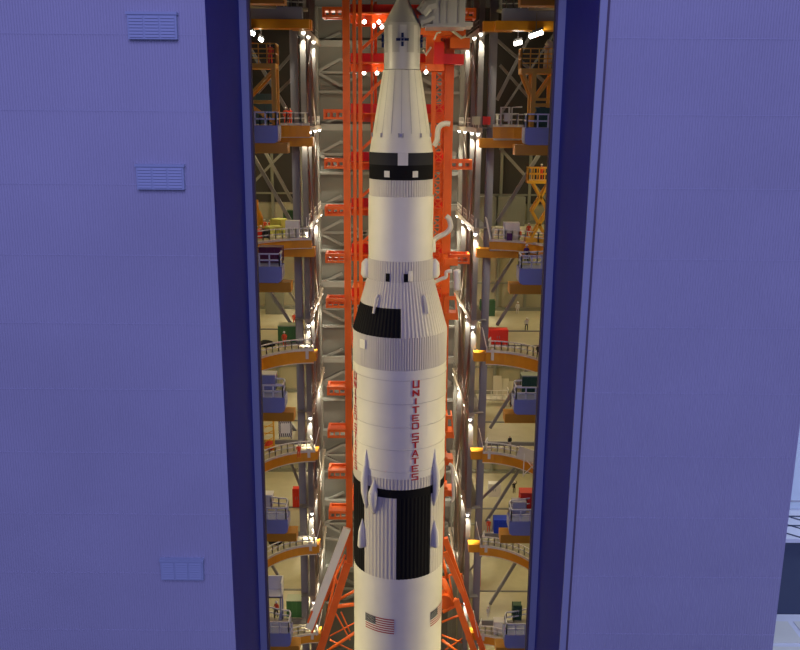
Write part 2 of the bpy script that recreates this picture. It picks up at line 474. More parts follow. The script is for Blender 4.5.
ys=[(380,387.6),(389.6,396),(397.8,404),(406,412.8),(414.4,421),(422.3,429),None,(432.8,440),(441.4,447.8),(449.5,456.3),(457.5,463.5),(465,471.5),(473.2,479.8)]
tank=bpy.data.objects['second_stage_tank']
for t0 in (19.5,-67.5):
    for ch,yy in zip(word,ys):
        if not yy: continue
        za=ZA(yy[0],-R2*.94); zb_=ZA(yy[1],-R2*.94)
        o=letter(ch,t0,zb_,.78,za-zb_,R2).build('letter','redtxt',tank)
# aft section : skirt, black pattern
mb=MB(); lathe(mb,[(z7,R2),(z8,R2)],360,.04); rpart(mb,'first_stage_skirt','skirt')
mb=MB(); lathe(mb,[(z8,R2+.02),(z9,R2+.02)],160); rpart(mb,'black_band','black')
z10,_=ring(580,44); R3=R2-.02
z9b,_=ring(506,45)
def quart(t,z):
    if -90<=t<-47.5 or -2.2<t<43.5 or t>90 and t<135 or t<-135: return 1
    return 0
mb=MB(); lathe(mb,[(z9,R3),(z10,R3)],288,.035,quart); rpart(mb,'intertank',['skirt','black'])
mb=MB(); lathe(mb,[(z10,R3+.04),(H-66,R3+.04),(8,R3+.04)],160); fs_=rpart(mb,'first_stage_tank','white',smooth=True)
# tunnel on the left
mb=MB(); a=D2R(-80); mb.box((R3-.1)*math.sin(a)-.12,-(R3)*math.cos(a)-.15,8,(R3+.1)*math.sin(a)+.12,-(R3)*math.cos(a)+.25,z10); rpart(mb,'cable_tunnel','white')
# flags
def flag(t0,t1,za,zb,name):
    mb=MB(); N=16; R=R3+.08
    def q(ta,tb,z0,z1,mi,off=0):
        n=max(1,int(abs(tb-ta)/3)); 
        for k in range(n):
            a=D2R(ta+(tb-ta)*k/n); b=D2R(ta+(tb-ta)*(k+1)/n); r=R+off
            mb.add([(r*math.sin(a),-r*math.cos(a),z0),(r*math.sin(b),-r*math.cos(b),z0),(r*math.sin(b),-r*math.cos(b),z1),(r*math.sin(a),-r*math.cos(a),z1)],[(0,1,2,3)],mi)
    h=(za-zb)/13
    for k in range(13): q(t0,t1,za-(k+1)*h,za-k*h,0 if k%2==0 else 1)
    tc=t0+(t1-t0)*.4; q(t0,tc,za-7*h,za,2,.02)
    for i in range(9):
        for j in range(6 if i%2==0 else 5):
            tt=t0+(tc-t0)*((j+.7)/6.4 if i%2==0 else (j+1.2)/6.4); zz=za-7*h*(i+.7)/9.4
            q(tt-.22,tt+.22,zz-.03,zz+.03,1,.03)
    o=mb.build(name,['flagred','white','flagblue'],fs_)
flag(-45,-4.5,ZA(617.5,-R3*.93,380),ZA(632,-R3*.93,380),'flag')
flag(45.5,84,ZA(617.5,-R3*.93,380),ZA(632,-R3*.93,380),'flag')
# pointed fairings
def spike(px,y0,y1,y2,w,t,name='pointed_fairing'):
    a=D2R(t); c=Vector((math.sin(a),-math.cos(a),0)); dY=-R3*math.cos(a)
    za,zm_,zb_=ZA(y0,dY,px),ZA(y1,dY,px),ZA(y2,dY,px); mb=MB(); b=0; n=12
    prof=[(za,.03,.02),(za*.55+zm_*.45,w*.3,.12),(za*.2+zm_*.8,w*.48,.3),(zm_,w*.5,.36),(zm_*.6+zb_*.4,w*.47,.34),(zb_*.8+zm_*.2,w*.25,.18),(zb_,.04,.02)]
    for z,r,dd in prof:
        for k in range(n):
            q=2*math.pi*k/n; e=Vector((math.cos(a),math.sin(a),0))
            v=c*(R3+dd*.9+.02)+e*(r*math.cos(q))+c*(r*math.sin(q)*.95); mb.v.append((v.x,v.y,z))
    for i in range(len(prof)-1):
        for k in range(n): mb.f.append((i*n+k,(i+1)*n+k,(i+1)*n+(k+1)%n,i*n+(k+1)%n)); mb.m.append(0)
    mb.f.append(tuple(range(n))); mb.m.append(0); mb.f.append(tuple(range((len(prof)-1)*n,len(prof)*n))[::-1]); mb.m.append(0)
    rpart(mb,name,'white',smooth=True)
spike(367.5,449,479,508,.85,-43.5)
spike(376.5,479,494,514,1.05,-31)
spike(433,448,478,506,.85,49)
def fin(px,y0,y1,t):
    a=D2R(t); c=Vector((math.sin(a),-math.cos(a),0)); e=Vector((math.cos(a),math.sin(a),0)); dY=-R3*math.cos(a)
    z0,z1,zk_=ZA(y0,dY,px),ZA(y1,dY,px),ZA(y0*.6+y1*.4,dY,px); mb=MB(); n=10
    prof=[(z0,.02),(zk_,.5),(z1+.25,.62),(z1,.5)]
    for z,r in prof:
        for k in range(n): q=2*math.pi*k/n; v=c*(R3+.12)+e*r*.62*math.cos(q)+c*r*math.sin(q); mb.v.append((v.x,v.y,z))
    for i in range(3):
        for k in range(n): mb.f.append((i*n+k,(i+1)*n+k,(i+1)*n+(k+1)%n,i*n+(k+1)%n)); mb.m.append(0)
    mb.f.append(tuple(range(n))); mb.m.append(0); mb.f.append(tuple(range(3*n,4*n))[::-1]); mb.m.append(0)
    rpart(mb,'retro_fairing','white',smooth=True)
fin(364.5,518,546,-50); fin(434,520,546,50)
# ================================================================== STEEL COLUMNS, BRACES, WALKWAYS
YC=[12.7,11.9,17.5,24.5]
ROWS=[9.0,-1.9,-13.4,-24.6,-36.4,-49.2,-61.8]
sname={-1:'left',1:'right'}
ordn=['front','second from the front','third from the front','rearmost']
for side in (-1,1):
    for i,Y in enumerate(YC):
        x=bayX(side,Y) if i else (-12.3 if side<0 else 10.35)
        mb=MB(); 
        if i==0:
            mb.box(x-.44,Y-.4,0,x+.44,Y-.28,H+14); mb.box(x-.44,Y+.28,0,x+.44,Y+.4,H+14); mb.box(x-.1,Y-.3,0,x+.1,Y+.3,H+14)
            mb.box(x-side*.38-.05,Y-.38,0,x-side*.38+.05,Y+.38,H+14)
        else:
            mb.box(x-.3,Y-.35,0,x+.3,Y-.25,H+14); mb.box(x-.3,Y+.25,0,x+.3,Y+.35,H+14); mb.box(x-.08,Y-.3,0,x+.08,Y+.3,H+14)
        o=mb.build('steel_column','column' if i==0 else 'steel',origin=(x,Y,0))
        tag(o,'tall %s steel column, %s of the %s row beside the rocket'%('blue-grey' if i==0 else 'grey',ordn[i],sname[side]),'column','steel columns of the %s row'%sname[side])
    # walkways along Y
    for j,zr in enumerate(ROWS):
        z=H+zr; xa,xb=bayX(side,11.5),bayX(side,31.5)
        r=empty('walkway',(xa,11.5,z),'grey steel walkway on the %s, %s'%(sname[side],['topmost, at the frame top','second from the top, near the adapter cone','third from the top, beside the upper stage','fourth from the top, beside the black quarter cone','fifth from the top, beside the start of the lettering','sixth from the top, beside the pointed fairings','lowest, beside the flags'][j]),'walkway','walkways on the %s'%sname[side])
        def L(a): return Vector(a)-Vector((xa,11.5,z))
        s=-side
        mb=MB(); mb.bar(L((xa,11.5,z+.25)),L((xb,31.5,z+.2)),.7,.62); mb.build('girder','girder2',r)
        mb=MB(); mb.bar(L((xa-s*.9,11.5,z+.5)),L((xb-s*.9,31.5,z+.5)),1.2,.12); mb.build('walk_deck','steel',r)
        mb=MB()
        for h in (.55,1.1): mb.bar(L((xa+s*.1,11.5,z+.5+h)),L((xb+s*.1,31.5,z+.5+h)),.07)
        for k in range(14):
            yy=11.5+20*k/13; xx=xa+(xb-xa)*k/13; mb.bar(L((xx+s*.1,yy,z+.5)),L((xx+s*.1,yy,z+1.62)),.07)
        mb.build('railing','rail' if j in(1,2) else 'steel',r)
    # diagonal braces between columns
    nb=0
    for j in range(len(ROWS)-1):
        for i in (1,2):
            za=H+ROWS[j]; zb_=H+ROWS[j+1]; Ya,Yb=YC[i],YC[i+1]
            if (i+j)%2: za,zb_=zb_,za
            xa,xb=bayX(side,Ya),bayX(side,Yb)
            mb=MB(); mb.bar((xa-side*.1,Ya+.45,za),(xb-side*.1,Yb-.45,zb_),.42,.42,n=8)
            c=Vector(((xa+xb)/2,(Ya+Yb)/2,(za+zb_)/2))
            o=mb.build('diagonal_brace','steel2',origin=c,smooth=True)
            tag(o,'brown-grey diagonal brace, %s side, storey %d from top, %s gap'%(sname[side],j+1,'front' if i==1 else 'rear'),'brace','diagonal braces on the %s'%sname[side])
    # lamps under the walkways
    for j,zr in enumerate(ROWS):
        for i,Y in enumerate([11.9,17.5,24.5,31.2]):
            if i==3 and j==0: continue
            x=bayX(side,Y)-side*.15; z=H+zr-.05; Yl=Y-.68
            r=empty('work_lamp',(x,Yl,z),'lit lamp under the %s walkway, row %d from the top, %s'%(sname[side],j+1,(['nearest the front','second','third','by the back wall'])[i]),'lamp','lamps under the %s walkways'%sname[side])
            MB().box(-.2,-.22,-.02,.2,.22,.16).build('housing','fixture',r)
            mb=MB(); mb.add([( .22*math.cos(a*math.pi/4),.2*math.sin(a*math.pi/4),-.03) for a in range(8)]+[(.13*math.cos(a*math.pi/4),.15*math.sin(a*math.pi/4),-.3) for a in range(8)],[(k,(k+1)%8,8+(k+1)%8,8+k) for k in range(8)]+[tuple(range(8,16))[::-1],tuple(range(8))])
            mb.build('bulb','lamp2',r)
            ld=bpy.data.lights.new('work_light','SPOT'); ld.energy=3600 if j<3 else 2600; ld.color=(1,.93,.80); ld.spot_size=D2R(64); ld.spot_blend=1; ld.shadow_soft_size=.12
            lo=bpy.data.objects.new('work_light',ld); C.objects.link(lo); lo.location=(x,Yl,z-.35)
            lo.rotation_euler=Vector((0,.06,-1)).to_track_quat('-Z','Y').to_euler()
        lp=bpy.data.lights.new('walkway_glow','POINT'); lp.energy=650; lp.color=(1,.88,.66); lp.shadow_soft_size=.4
        lo=bpy.data.objects.new('walkway_glow',lp); C.objects.link(lo); lo.location=(bayX(side,26)-side*2.2,26,H+zr-1.2)
# side bay braces (large grey X members) visible behind the platforms
LV=[10.1,-2.5,-15.1,-27.7,-40.3,-52.9,-65.5,-78]
def bigbrace(pxa,pya,pxb,pyb,Y,w,label,m='brace'):
    a=P(pxa,pya,Y); b=P(pxb,pyb,Y)
    if abs(a.x)<abs(b.x): a,b=b,a
    d=(a-b).normalized()          # outer end runs on until it meets a floor or the outer wall
    k=(24.1-abs(a.x))/max(.05,abs(d.x))
    if d.z>.05: k=min([k]+[(H+l-.5-a.z)/d.z for l in LV if H+l-.5>a.z])
    if d.z<-.05: k=min([k]+[(H+l+.3-a.z)/d.z for l in LV if H+l+.3<a.z])
    a=a+d*k; mb=MB(); c=(a+b)/2; mb.bar(a,b,w*.75,w*.75)
    tag(mb.build('bay_brace',m,origin=c),label,'brace')
B=[(250,150,290,220,16,.55,'grey brace slanting down to the yellow-green crates at left'),
 (262,146,293,203,22,.5,'thin grey brace behind the crates at left, parallel to a longer one'),
 (290,145,252,184,24,.4,'grey brace rising rightward, above the orange cone at left'),
 (248,45,288,112,16,.55,'grey brace descending behind the yellow tower at left top'),
 (300,45,262,88,24,.5,'dim grey brace rising towards the left work lamps'),
 (296,75,268,102,24,.45,'dim short brace beside the left yellow tower'),
 (270,291,292,325,16,.5,'grey brace above the green crate at left'),
 (288,290,300,308,22,.4,'short grey brace beside the front left column'),
 (284,415,302,440,16,.5,'grey brace behind the striped board at left'),
 (290,460,302,490,16,.45,'grey brace beside the red cabinet at left'),
 (272,565,282,582,16,.45,'short grey brace above the white tray at left'),
 (543,148,497,222,16,.55,'grey brace rising to the right, behind the grey panelled container'),
 (500,148,552,205,24,.5,'dark grey brace crossing behind the scissor lift'),
 (497,40,556,92,24,.5,'grey brace falling rightward behind the right yellow tower'),
 (525,45,497,100,18,.5,'grey brace under the right ceiling lamps'),
 (500,65,540,110,24,.45,'dim grey brace crossing behind right yellow tower legs'),
 (522,82,498,118,14,.3,'thin pole slanting beside the right yellow tower'),
 (519,290,497,325,16,.5,'grey brace above the red double cabinet'),
 (513,258,492,292,16,.45,'grey brace over the dark window at right'),
 (556,255,540,262,18,.3,'short grey brace behind the jamb at right'),
 (512,393,490,428,16,.5,'grey brace rising over the white fenced stair at right'),
 (480,500,493,488,16,.4,'short brace beside the white cupboards'),
 (503,495,484,525,16,.45,'grey brace rising above the bright blue box'),
 (517,560,490,604,16,.5,'long grey brace rising from the white cloaked figure at right'),
 (478,560,470,570,16,.3,'tiny brace left of the right front column')]
for b in B: bigbrace(*b)
# ================================================================== PLATFORMS
OFF=[1.2,1.5,1.15,.45,.15,.1,.1,.1]
def rail(mb,pts,h=1.15,post=1.3,r=.09):
    pts=[Vector(p) for p in pts]
    for a,b in zip(pts,pts[1:]):
        for k in (.5,1): mb.bar(a+Vector((0,0,h*k)),b+Vector((0,0,h*k)),r)
        n=max(1,round((b-a).length/post))
        for i in range(n+1):
            q=a.lerp(b,i/n); mb.bar(q,q+Vector((0,0,h)),r)
lvn=['at the top of the view','beside the adapter cone','beside the upper stage','beside the black quarter cone','beside the red lettering','beside the pointed fairings','beside the flags','below the flags']
for side in (-1,1):
    for li,lz in enumerate(LV):
        zb_=H+lz; zt_=zb_+OFF[li]; S=lambda u,y:(side*u,y)
        r=empty('work_platform',(side*17,0,zb_),'orange-edged platform with a curved cut on the %s, %s'%(sname[side],lvn[li]),'platform','extensible platforms on the %s'%sname[side])
        inv=Matrix.Translation((-side*17,0,-zb_))
        def part(mb,name,m):
            o=mb.build(name,m,r); o.matrix_parent_inverse=inv; return o
        A,Bb=7.5,9.6
        arc=[(10.3+A*math.cos(D2R(t)),Bb*math.sin(D2R(t))) for t in range(-90,91,6)]
        nar=[(10.3+(A+.5)*math.cos(D2R(t)),(Bb+.2)*math.sin(D2R(t))) for t in range(-84,-29,6)]
        poly=[(10.5,11.4),(11.3,11.5),(23.9,11.5),(23.9,-10)]+[(u,y) for u,y in arc if y>-9.2]
        part(MB().prism([S(*p) for p in poly],zt_-.22,zt_),'deck','deck')
        # fascia along arc
        mb=MB(); arcf=[a for a in arc if a[1]>-7.5]
        for th,mi,(h0,h1) in ((.12,0,(-1.25 if li>2 else 0,OFF[li]-.2)),(.2,1,(OFF[li]-.22,OFF[li]+.06)),(.16,1,(-1.32,-1.22) if li>2 else (-.06,.01))):
            for (u0,y0),(u1,y1) in zip(arcf,arcf[1:]):
                def inn(u,y): k=Vector((u-10.3,y)); k.normalize(); return (u-k.x*th,y-k.y*th)
                a=S(*inn(u0,y0)); b=S(*inn(u1,y1)); c=S(u1,y1); d=S(u0,y0)
                mb.prism([a,b,c,d],zb_+h0,zb_+h1,mi)
        if li==0:
            mb=MB(); mb.box(side*10.1,8.4,zb_-1.05,side*24,10.2,zb_-.1,0); part(mb,'straight_beam','orange')
            mb=MB(); mb.box(side*10.9,8.6,zb_-.1,side*24,10.2,zt_,0); part(mb,'straight_box','deckbox')
        else: o=part(mb,'curved_fascia',['orange','cream'])
        far0=10.0 if li!=1 else 10.6
        mb=MB(); mb.box(side*(10.0 if side<0 else 8.9 ),9.5 if side<0 else 9.9,zb_-1.05,side*(23.9 if li in (1,2) else 12.2 if li<4 else 11.4),11.2,zb_-.0)
        part(mb,'beam_end','orange')
        if li in (1,2):
            mb=MB(); mb.box(side*11,9.75,zb_+.1,side*12.9,10.2,zt_-.1,0); mb.box(side*10.4,9.8,zb_-.1,side*10.95,10.3,zt_,1); mb.box(side*10.4,9.7,zb_-.2,side*13.4,10.3,zb_+.08,1)
            part(mb,'edge_panel',['orange','cream'])
        if li>2: part(MB().box(side*10.9,9.35,zb_-.75,side*11.25,9.75,zt_+.25),'corner_plate','cream')
        # near beam
        mb=MB(); mb.box(side*10.1,-12,zb_-.9,side*24,-10.4,zb_); part(mb,'front_beam','orange')
        # near box with chamfer
        mb=MB(); u0=10.9
        prof=[(u0+.35,zb_),(u0+.08,zb_+.15),(u0,zb_+.45),(u0,zb_+1.5),(24,zb_+1.5),(24,zb_)]
        vs=[(side*u,y,z) for y in (-12.1,-10.1) for u,z in prof]; n=6
        fs=[tuple(range(6)),tuple(range(6,12))[::-1]]+[(i,6+i,6+(i+1)%6,(i+1)%6) for i in range(6)]
        if side<0: fs=[f[::-1] for f in fs]
        mb.add(vs,fs); part(mb,'front_box','deckbox')
        npoly=[(u0,-10.1),(24,-10.1),(24,-4.6)]+nar[::-1]
        part(MB().prism([S(*p) for p in npoly],zb_+1.2,zb_+1.52),'front_deck','deck')
        # railings
        mb=MB(); ra=[(side*(u+.25),y,zt_) for u,y in arc if y>-3]
        rail(mb,[(side*11.0,11.3,zt_)]+ra[::-1],r=.12,post=1.1)
        part(mb,'arc_railing','rail')
        mb=MB(); rail(mb,[(side*24,-11.9,zb_+1.5),(side*11.1,-11.9,zb_+1.5),(side*11.1,-10.2,zb_+1.5)]+[(side*(u+.15),y,zb_+1.5) for u,y in nar],h=1.15,post=.9,r=.12)
        part(mb,'front_railing','rail')
        # skirt of sloping struts at the tips
        if li>=2:
            mb=MB()
            for k in range(5): mb.bar((side*10.45,10.9-.5*k,zt_),(side*(9.9 ),11.2-.5*k,zt_+2.4),.06)
            mb.bar((side*9.9,11.2,zt_+2.4),(side*9.9,9.2,zt_+2.4),.07); part(mb,'ladder_cage','rail')
        # floor slab of the bay behind
        if li>=2:
            a0=12.2 if side<0 else 10.6
            mb=MB(); mb.box(side*a0,12.2,zb_-.5,side*24.5,32.2,zb_+.3)
            struct(mb.build('floor_bay_%s_%d'%(sname[side],li),'deck'))
            nm='trim_%d'%(20+li*2+(side>0))
            mb=MB(); mb.box(side*a0,31.9,zb_+.3,side*24.4,32.35,zb_+.75); mb.box(side*a0,32.1,zb_+4.2,side*24.4,32.35,zb_+4.45)
            for u in range(14,25,4): mb.box(side*(u-.2),32.0,zb_+.3,side*(u+.2),32.35,zb_+12)
            struct(mb.build(nm,'greypanel'))
            mb=MB(); mb.box(side*a0,19.5,zb_+.3,side*24.4,19.8,zb_+.42); mb.box(side*a0,12.1,zb_-.55,side*24.4,12.35,zb_+.42); struct(mb.build('trim_%d'%(50+li*2+(side>0)),'brace'))
# unseen warm area lights added under each level to brighten bays and decks
def area(name,loc,target,sx,sy,power,col,spread=180):
    ld=bpy.data.lights.new(name,'AREA'); ld.shape='RECTANGLE'; ld.size=sx; ld.size_y=sy; ld.energy=power; ld.color=col; ld.spread=D2R(spread)
    o=bpy.data.objects.new(name,ld); C.objects.link(o); o.location=loc
    o.rotation_euler=(Vector(target)-Vector(loc)).to_track_quat('-Z','Y').to_euler(); return o
WARM=(1,.85,.47)
for side in (-1,1):
    for li in range(1,8):
        z=H+LV[li]
        area('bay_fill',(side*20,21,z+11.2),(side*20,21,z),10,14,620 if li>1 else 40,WARM)
        area('platform_fill',(side*18,-1,z+11.0),(side*18,-1,z),5,17,380 if li>1 else 420,WARM)
# unseen warm light strips added behind the jambs to light the rocket
for side in (-1,1):
    for li in range(0,8):
        z=H+LV[li]
        area('rocket_fill',(side*16,-6.5,z+6.5),(0,0,z+5),1.2,7,375,(1,.86,.48),100)
# cool outdoor light
area('sky_panel_light',(0,-150,H+55),(0,-38,H-20),90,70,82000,(.395,.385,1.0))
area('annex_fill',(80,-37.2,H+8),(36,-22,H-36),3,12,21000,(.72,.82,1.0))  # unseen pale lamp added to lighten the annex
w=bpy.data.worlds.new('world'); bpy.context.scene.world=w; w.use_nodes=True
w.node_tree.nodes['Background'].inputs[0].default_value=(.34,.36,.95,1); w.node_tree.nodes['Background'].inputs[1].default_value=.2
#CLUTTER_BEGIN
# ================================================================== LAUNCH TOWER
tw=empty('launch_tower',(-.5,17,0),'red-orange steel lattice launch tower standing behind the rocket','tower')
TI=Matrix.Translation((.5,-17,0))
def tp(mb,name,m='lut',parent=None,smooth=False):
    o=mb.build(name,m,parent or tw,smooth)
    if parent is None: o.matrix_parent_inverse=TI
    return o
zt0=ZA(566,11)
TOP=H+13.5
for x,y,w in ((-6.25,11,.78),(-5.98,22.6,.4),(5.35,11,.85),(5.3,22.6,.6),(-5.33,11.3,.34),(-4.70,11.3,.42),(-3.45,13,.25),(3.6,11,.5),(-3.3,22.6,.35)):
    mb=MB(); mb.box(x-w/2,y-.35,zt0 if y<12 else 8,x+w/2,y+.35,TOP)
    if w>.8: mb.box(x-w/2-.06,y-.45,zt0,x-w/2+.1,y+.4,TOP); mb.box(x+w/2-.1,y-.45,zt0,x+w/2+.06,y+.4,TOP)
    tp(mb,'tower_column')
LZ=[11.2,5.9,.3,-5.2,-10.6,-16.1,-21.5,-27,-32.4,-37.9,-43.3,-48.8]
armlv={0:1,2:1,3:1,4:1,6:1,9:1,11:1,5:0}
for k,lz in enumerate(LZ):
    z=H+lz
    r=tp(MB().box(-6.2,11.4,z-.25,5.3,22.5,z-.1),'tower_floor','lut')
    mb=MB(); mb.box(-5.9,13.4,z-.1,5,13.7,z+.95); tp(mb,'floor_edge','lutred')
    mb=MB(); mb.box(-5.9,13.3,z-1.1,5,13.6,z-.15); tp(mb,'floor_beam'); tp(MB().box(-5.8,22.4,z-.6,5,22.7,z),'floor_beam')
    if k<len(LZ)-1:
        z2=H+LZ[k+1]
        mb=MB(); mb.bar((-4.9,12,z2+1),(-1.2,12,z-1.1),.32); mb.bar((-1.2,12,z2+1),(1.2,12,z-1.1),.2); tp(mb,'tower_brace')
        mb=MB(); n=5
        for j in range(n):
            a=z2+(z-z2)*j/n; b=z2+(z-z2)*(j+1)/n
            mb.bar((3.7,11,a),(4.9,11,b),.16); mb.bar((4.9,11,a),(3.7,11,b),.16); mb.bar((3.6,11,b),(5,11,b),.14)
        tp(mb,'lattice')
    if k%2==0 or k in armlv:
        mb=MB()
        for s in (-1,1):
            if s>0 and k not in (0,3,5): continue
            mb=MB()
            x0=-6.6 if s<0 else 5.7; x1=x0+s*(2.1 if s<0 else 2.3)
            for y in (10.2,12.4):
                for zz in (z-.7,z+.15): mb.bar((x0,y,zz),(x1,y,zz),.28,.25)
                for j in range(4):
                    a=x0+(x1-x0)*j/3; mb.bar((a,y,z-.7),(a,y,z+.15),.16)
            mb.box(x1-.12,10.1,z-.85,x1+.12,12.5,z+.28); mb.box(min(x0,x1),10.2,z-.1,max(x0,x1),12.4,z)
            tp(mb,'service_arm')
# right hand galleries lower down
for (y0,y1,x0,x1) in ((296,319,445,458),(415,437,445,454),(457,464,445,453),(487,495,445,453),(255,265,445,458)):
    mb=MB(); a=P(x0,y1,9); b=P(x1,y0,9)
    h=min(.8,b.z-a.z)
    mb.box(a.x,8.6,a.z,b.x,10.6,a.z+h)
    if b.z-a.z>1.4:
        mb.bar((b.x,8.6,a.z),(b.x-.3,8.6,b.z),.14); mb.bar((b.x,10.6,a.z),(b.x-.3,10.6,b.z),.14); mb.bar((b.x-.3,8.6,b.z),(b.x-.3,10.6,b.z),.14); mb.bar((a.x,8.6,b.z),(b.x-.3,8.6,b.z),.14); mb.box(a.x,8.6,b.z-.4,b.x-.3,8.9,b.z)
    mb.box(a.x-.2,8.8,a.z-.1,a.x+.3,11,b.z)
    tp(mb,'gallery')
# crane head
mb=MB()
def pb(x0,y0,x1,y1,Y,dep,mi=0,m=None):
    m=m or mb
    a=P(x0,y1,Y); b=P(x1,y0,Y); m.box(a.x,Y,a.z,b.x,Y+dep,b.z,mi); return m
pb(421,28,452,35,9,2.5); pb(426,35,441,64,9.4,2); pb(450,38,470,48,8.6,2.2); pb(440,25,466,38,9.6,2); pb(441,54,464,64,9,2.6,1); pb(421,64,444,71,8.8,2.4); pb(434,42,444,64,8.4,1.4,1)
tp(mb,'crane_head',['lut','lutred'])
for q_,r_ in (([P(446,26,8.8),P(462,38,8.2),P(466,36,8.2)],.16),([P(423,50,8.8),P(426,55,8.8),P(431,47,8.8)],.12),([P(434,40,8.2),P(437,33,8.2),P(441,32,8.2)],.10)): tp(MB().tube(q_,r_),'hook_rod','cream')
# flared legs
mb=MB(); a=P(348,562,11); mb.bar(a,P(317,660,9.5),.95,.9); tp(mb,'flared_leg')
mb=MB(); mb.bar(P(445,538,11),P(487,662,9),.7,.8); tp(mb,'flared_leg')
mb=MB(); mb.bar(P(445,552,9.5),P(462,592,8.5),.6,.5); mb.bar(P(456,600,8.5),P(478,662,8),.75,.6); tp(mb,'flared_leg')
mb=MB(); mb.bar(P(347,528,9.2),P(309,628,8),.95,.5,0); tp(mb,'white_chute','rail')['label']='white painted sloping chute'
mb=MB(); mb.bar(P(349.5,533,9.3),P(312,632,8.1),.22,.6,0); mb.bar(P(344.5,528,9.3),P(308,622,8.1),.2,.6); tp(mb,'chute_edge')
for (x0,y0,x1,y1,w) in ((337,570,322,640,.35),(334,574,340,592,.35),(345,555,326,600,.3),(334,607,356,604,.55),(338,600,356,590,.4),(330,636,356,622,.2),(335,612,350,640,.22),(341,612,350,632,.2),(326,652,356,632,.45),(330,640,356,652,.18),(340,556,330,590,.3),(352,560,338,600,.3)):
    mb=MB(); mb.bar(P(x0,y0,13),P(x1,y1,13),w,n=8); tp(mb,'leg_brace',smooth=True)
for (x0,y0,x1,y1,w) in ((442,578,453,604,.9),(443,606,457,600,.8),(443,612,458,604,.5),(442,622,460,615,.3),(442,640,462,655,.4),(442,635,463,643,.25),(449,575,461,574,.3),(461,574,467,604,.3),(452,604,467,604,.3),(449,575,453,600,.25),(443,560,447,578,.4),(445,650,466,636,.22)):
    mb=MB(); mb.bar(P(x0,y0,12.5),P(x1,y1,12.5),w,n=8); tp(mb,'leg_brace',smooth=True)
mb=MB(); mb.add([P(456,577,12.4),P(461,577,12.4),P(466,603,12.4),P(460,603,12.4),P(456,577,12.7),P(461,577,12.7),P(466,603,12.7),P(460,603,12.7)],[(0,3,2,1),(4,5,6,7),(0,1,5,4),(1,2,6,5),(2,3,7,6),(3,0,4,7)]); tp(mb,'grey_plate','girder')['label']='grey plate'
mb=MB(); c=P(444,600,12); mb.tube([c+Vector((0,-.6,0)),c+Vector((0,1,0))],1.0,14); tp(mb,'drum')
# hoses
def hose(pts,Y,r,label,m='rail'):
    mb=MB(); pp=[P(x,y,Y) for x,y in pts]
    q=[]
    for i in range(len(pp)-1):
        p0=pp[max(i-1,0)];p1=pp[i];p2=pp[i+1];p3=pp[min(i+2,len(pp)-1)]
        for k in range(5):
            t=k/5; q.append(.5*((2*p1)+(p2-p0)*t+(2*p0-5*p1+4*p2-p3)*t*t+(3*p1-p0-3*p2+p3)*t**3))
    q.append(pp[-1]); mb.tube(q,r,10)
    o=tp(mb,'umbilical_hose',m,smooth=True); o['label']=label; return o
hose([(434,146),(437,140),(438,130),(441,125),(446,123.5),(450,124)],8,.3,'white curved hose hanging from the tower beside the adapter cone')
hose([(433,241),(438,237),(446,233),(450.5,227),(449,219),(446,216)],7,.3,'thick white bent hose beside the upper stage')
hose([(433,238),(433,252)],3.2,.3,'short white vertical pipe touching the upper stage')
hose([(433,283),(441,279),(446,277),(446.5,272),(452,271)],7,.22,'white angled arm hose beside the grey skirt of the upper stage')
hose([(449,464),(452,467),(453,485),(453.5,498),(451,501)],8,.2,'thin white looping hose beside the red gallery')
hose([(457,270),(457.5,290)],7.2,.42,'white vertical pipe above the right gallery')
# box of the white room, top right
wr=empty('service_cabin',tuple(P(446,25,-1)),'large pale grey service cabin hanging beside the capsule tip','cabin')
WI=Matrix.Translation(-P(446,25,-1))
def wp(mb,name,m):
    o=mb.build(name,m,wr); o.matrix_parent_inverse=WI
mb=MB(); a=P(433,25,-1); b=P(466,-18,-1); mb.box(a.x,-1,a.z,b.x,3,b.z); wp(mb,'cabin_body','silver')
mb=MB(); a=P(465,26,-.6); b=P(473,22,-.6); mb.box(a.x,-.6,a.z,b.x,3,b.z); a=P(420,27,-.8); b=P(466,24,-.8); mb.box(a.x+.6,-1.1,a.z,b.x,3,a.z+.25); wp(mb,'cabin_ledge','silver')
mb=MB()
for x in (440,447,458): a=P(x,25,-1); mb.box(a.x,-1.06,a.z+.2,a.x+.12,-1,a.z+6)
wp(mb,'corner_strip','seam')
mb=MB(); mb.tube([P(422,14,-.5),P(428,6,-.5),P(436,4,-.5)],.75,12); mb.tube([P(420,22,-.5),P(426,20,-.5),P(434,16,-.5)],.6,12); wp(mb,'duct','silver')
mb=MB()
c=P(415,1,0)
for k in range(14):
    q0=Vector((math.cos(k*math.pi/7),0,math.sin(k*math.pi/7)))*1.15; q1=Vector((math.cos((k+1)*math.pi/7),0,math.sin((k+1)*math.pi/7)))*1.15
    mb.bar(c+q0,c+q1,.3,.9)
wp(mb,'orange_ring','lut')
mb=MB(); mb.tube([P(414,18,.5),P(420,21,.5)],.15); mb.tube([P(413,16,1),P(419,8,1)],.1); wp(mb,'strut','seam')
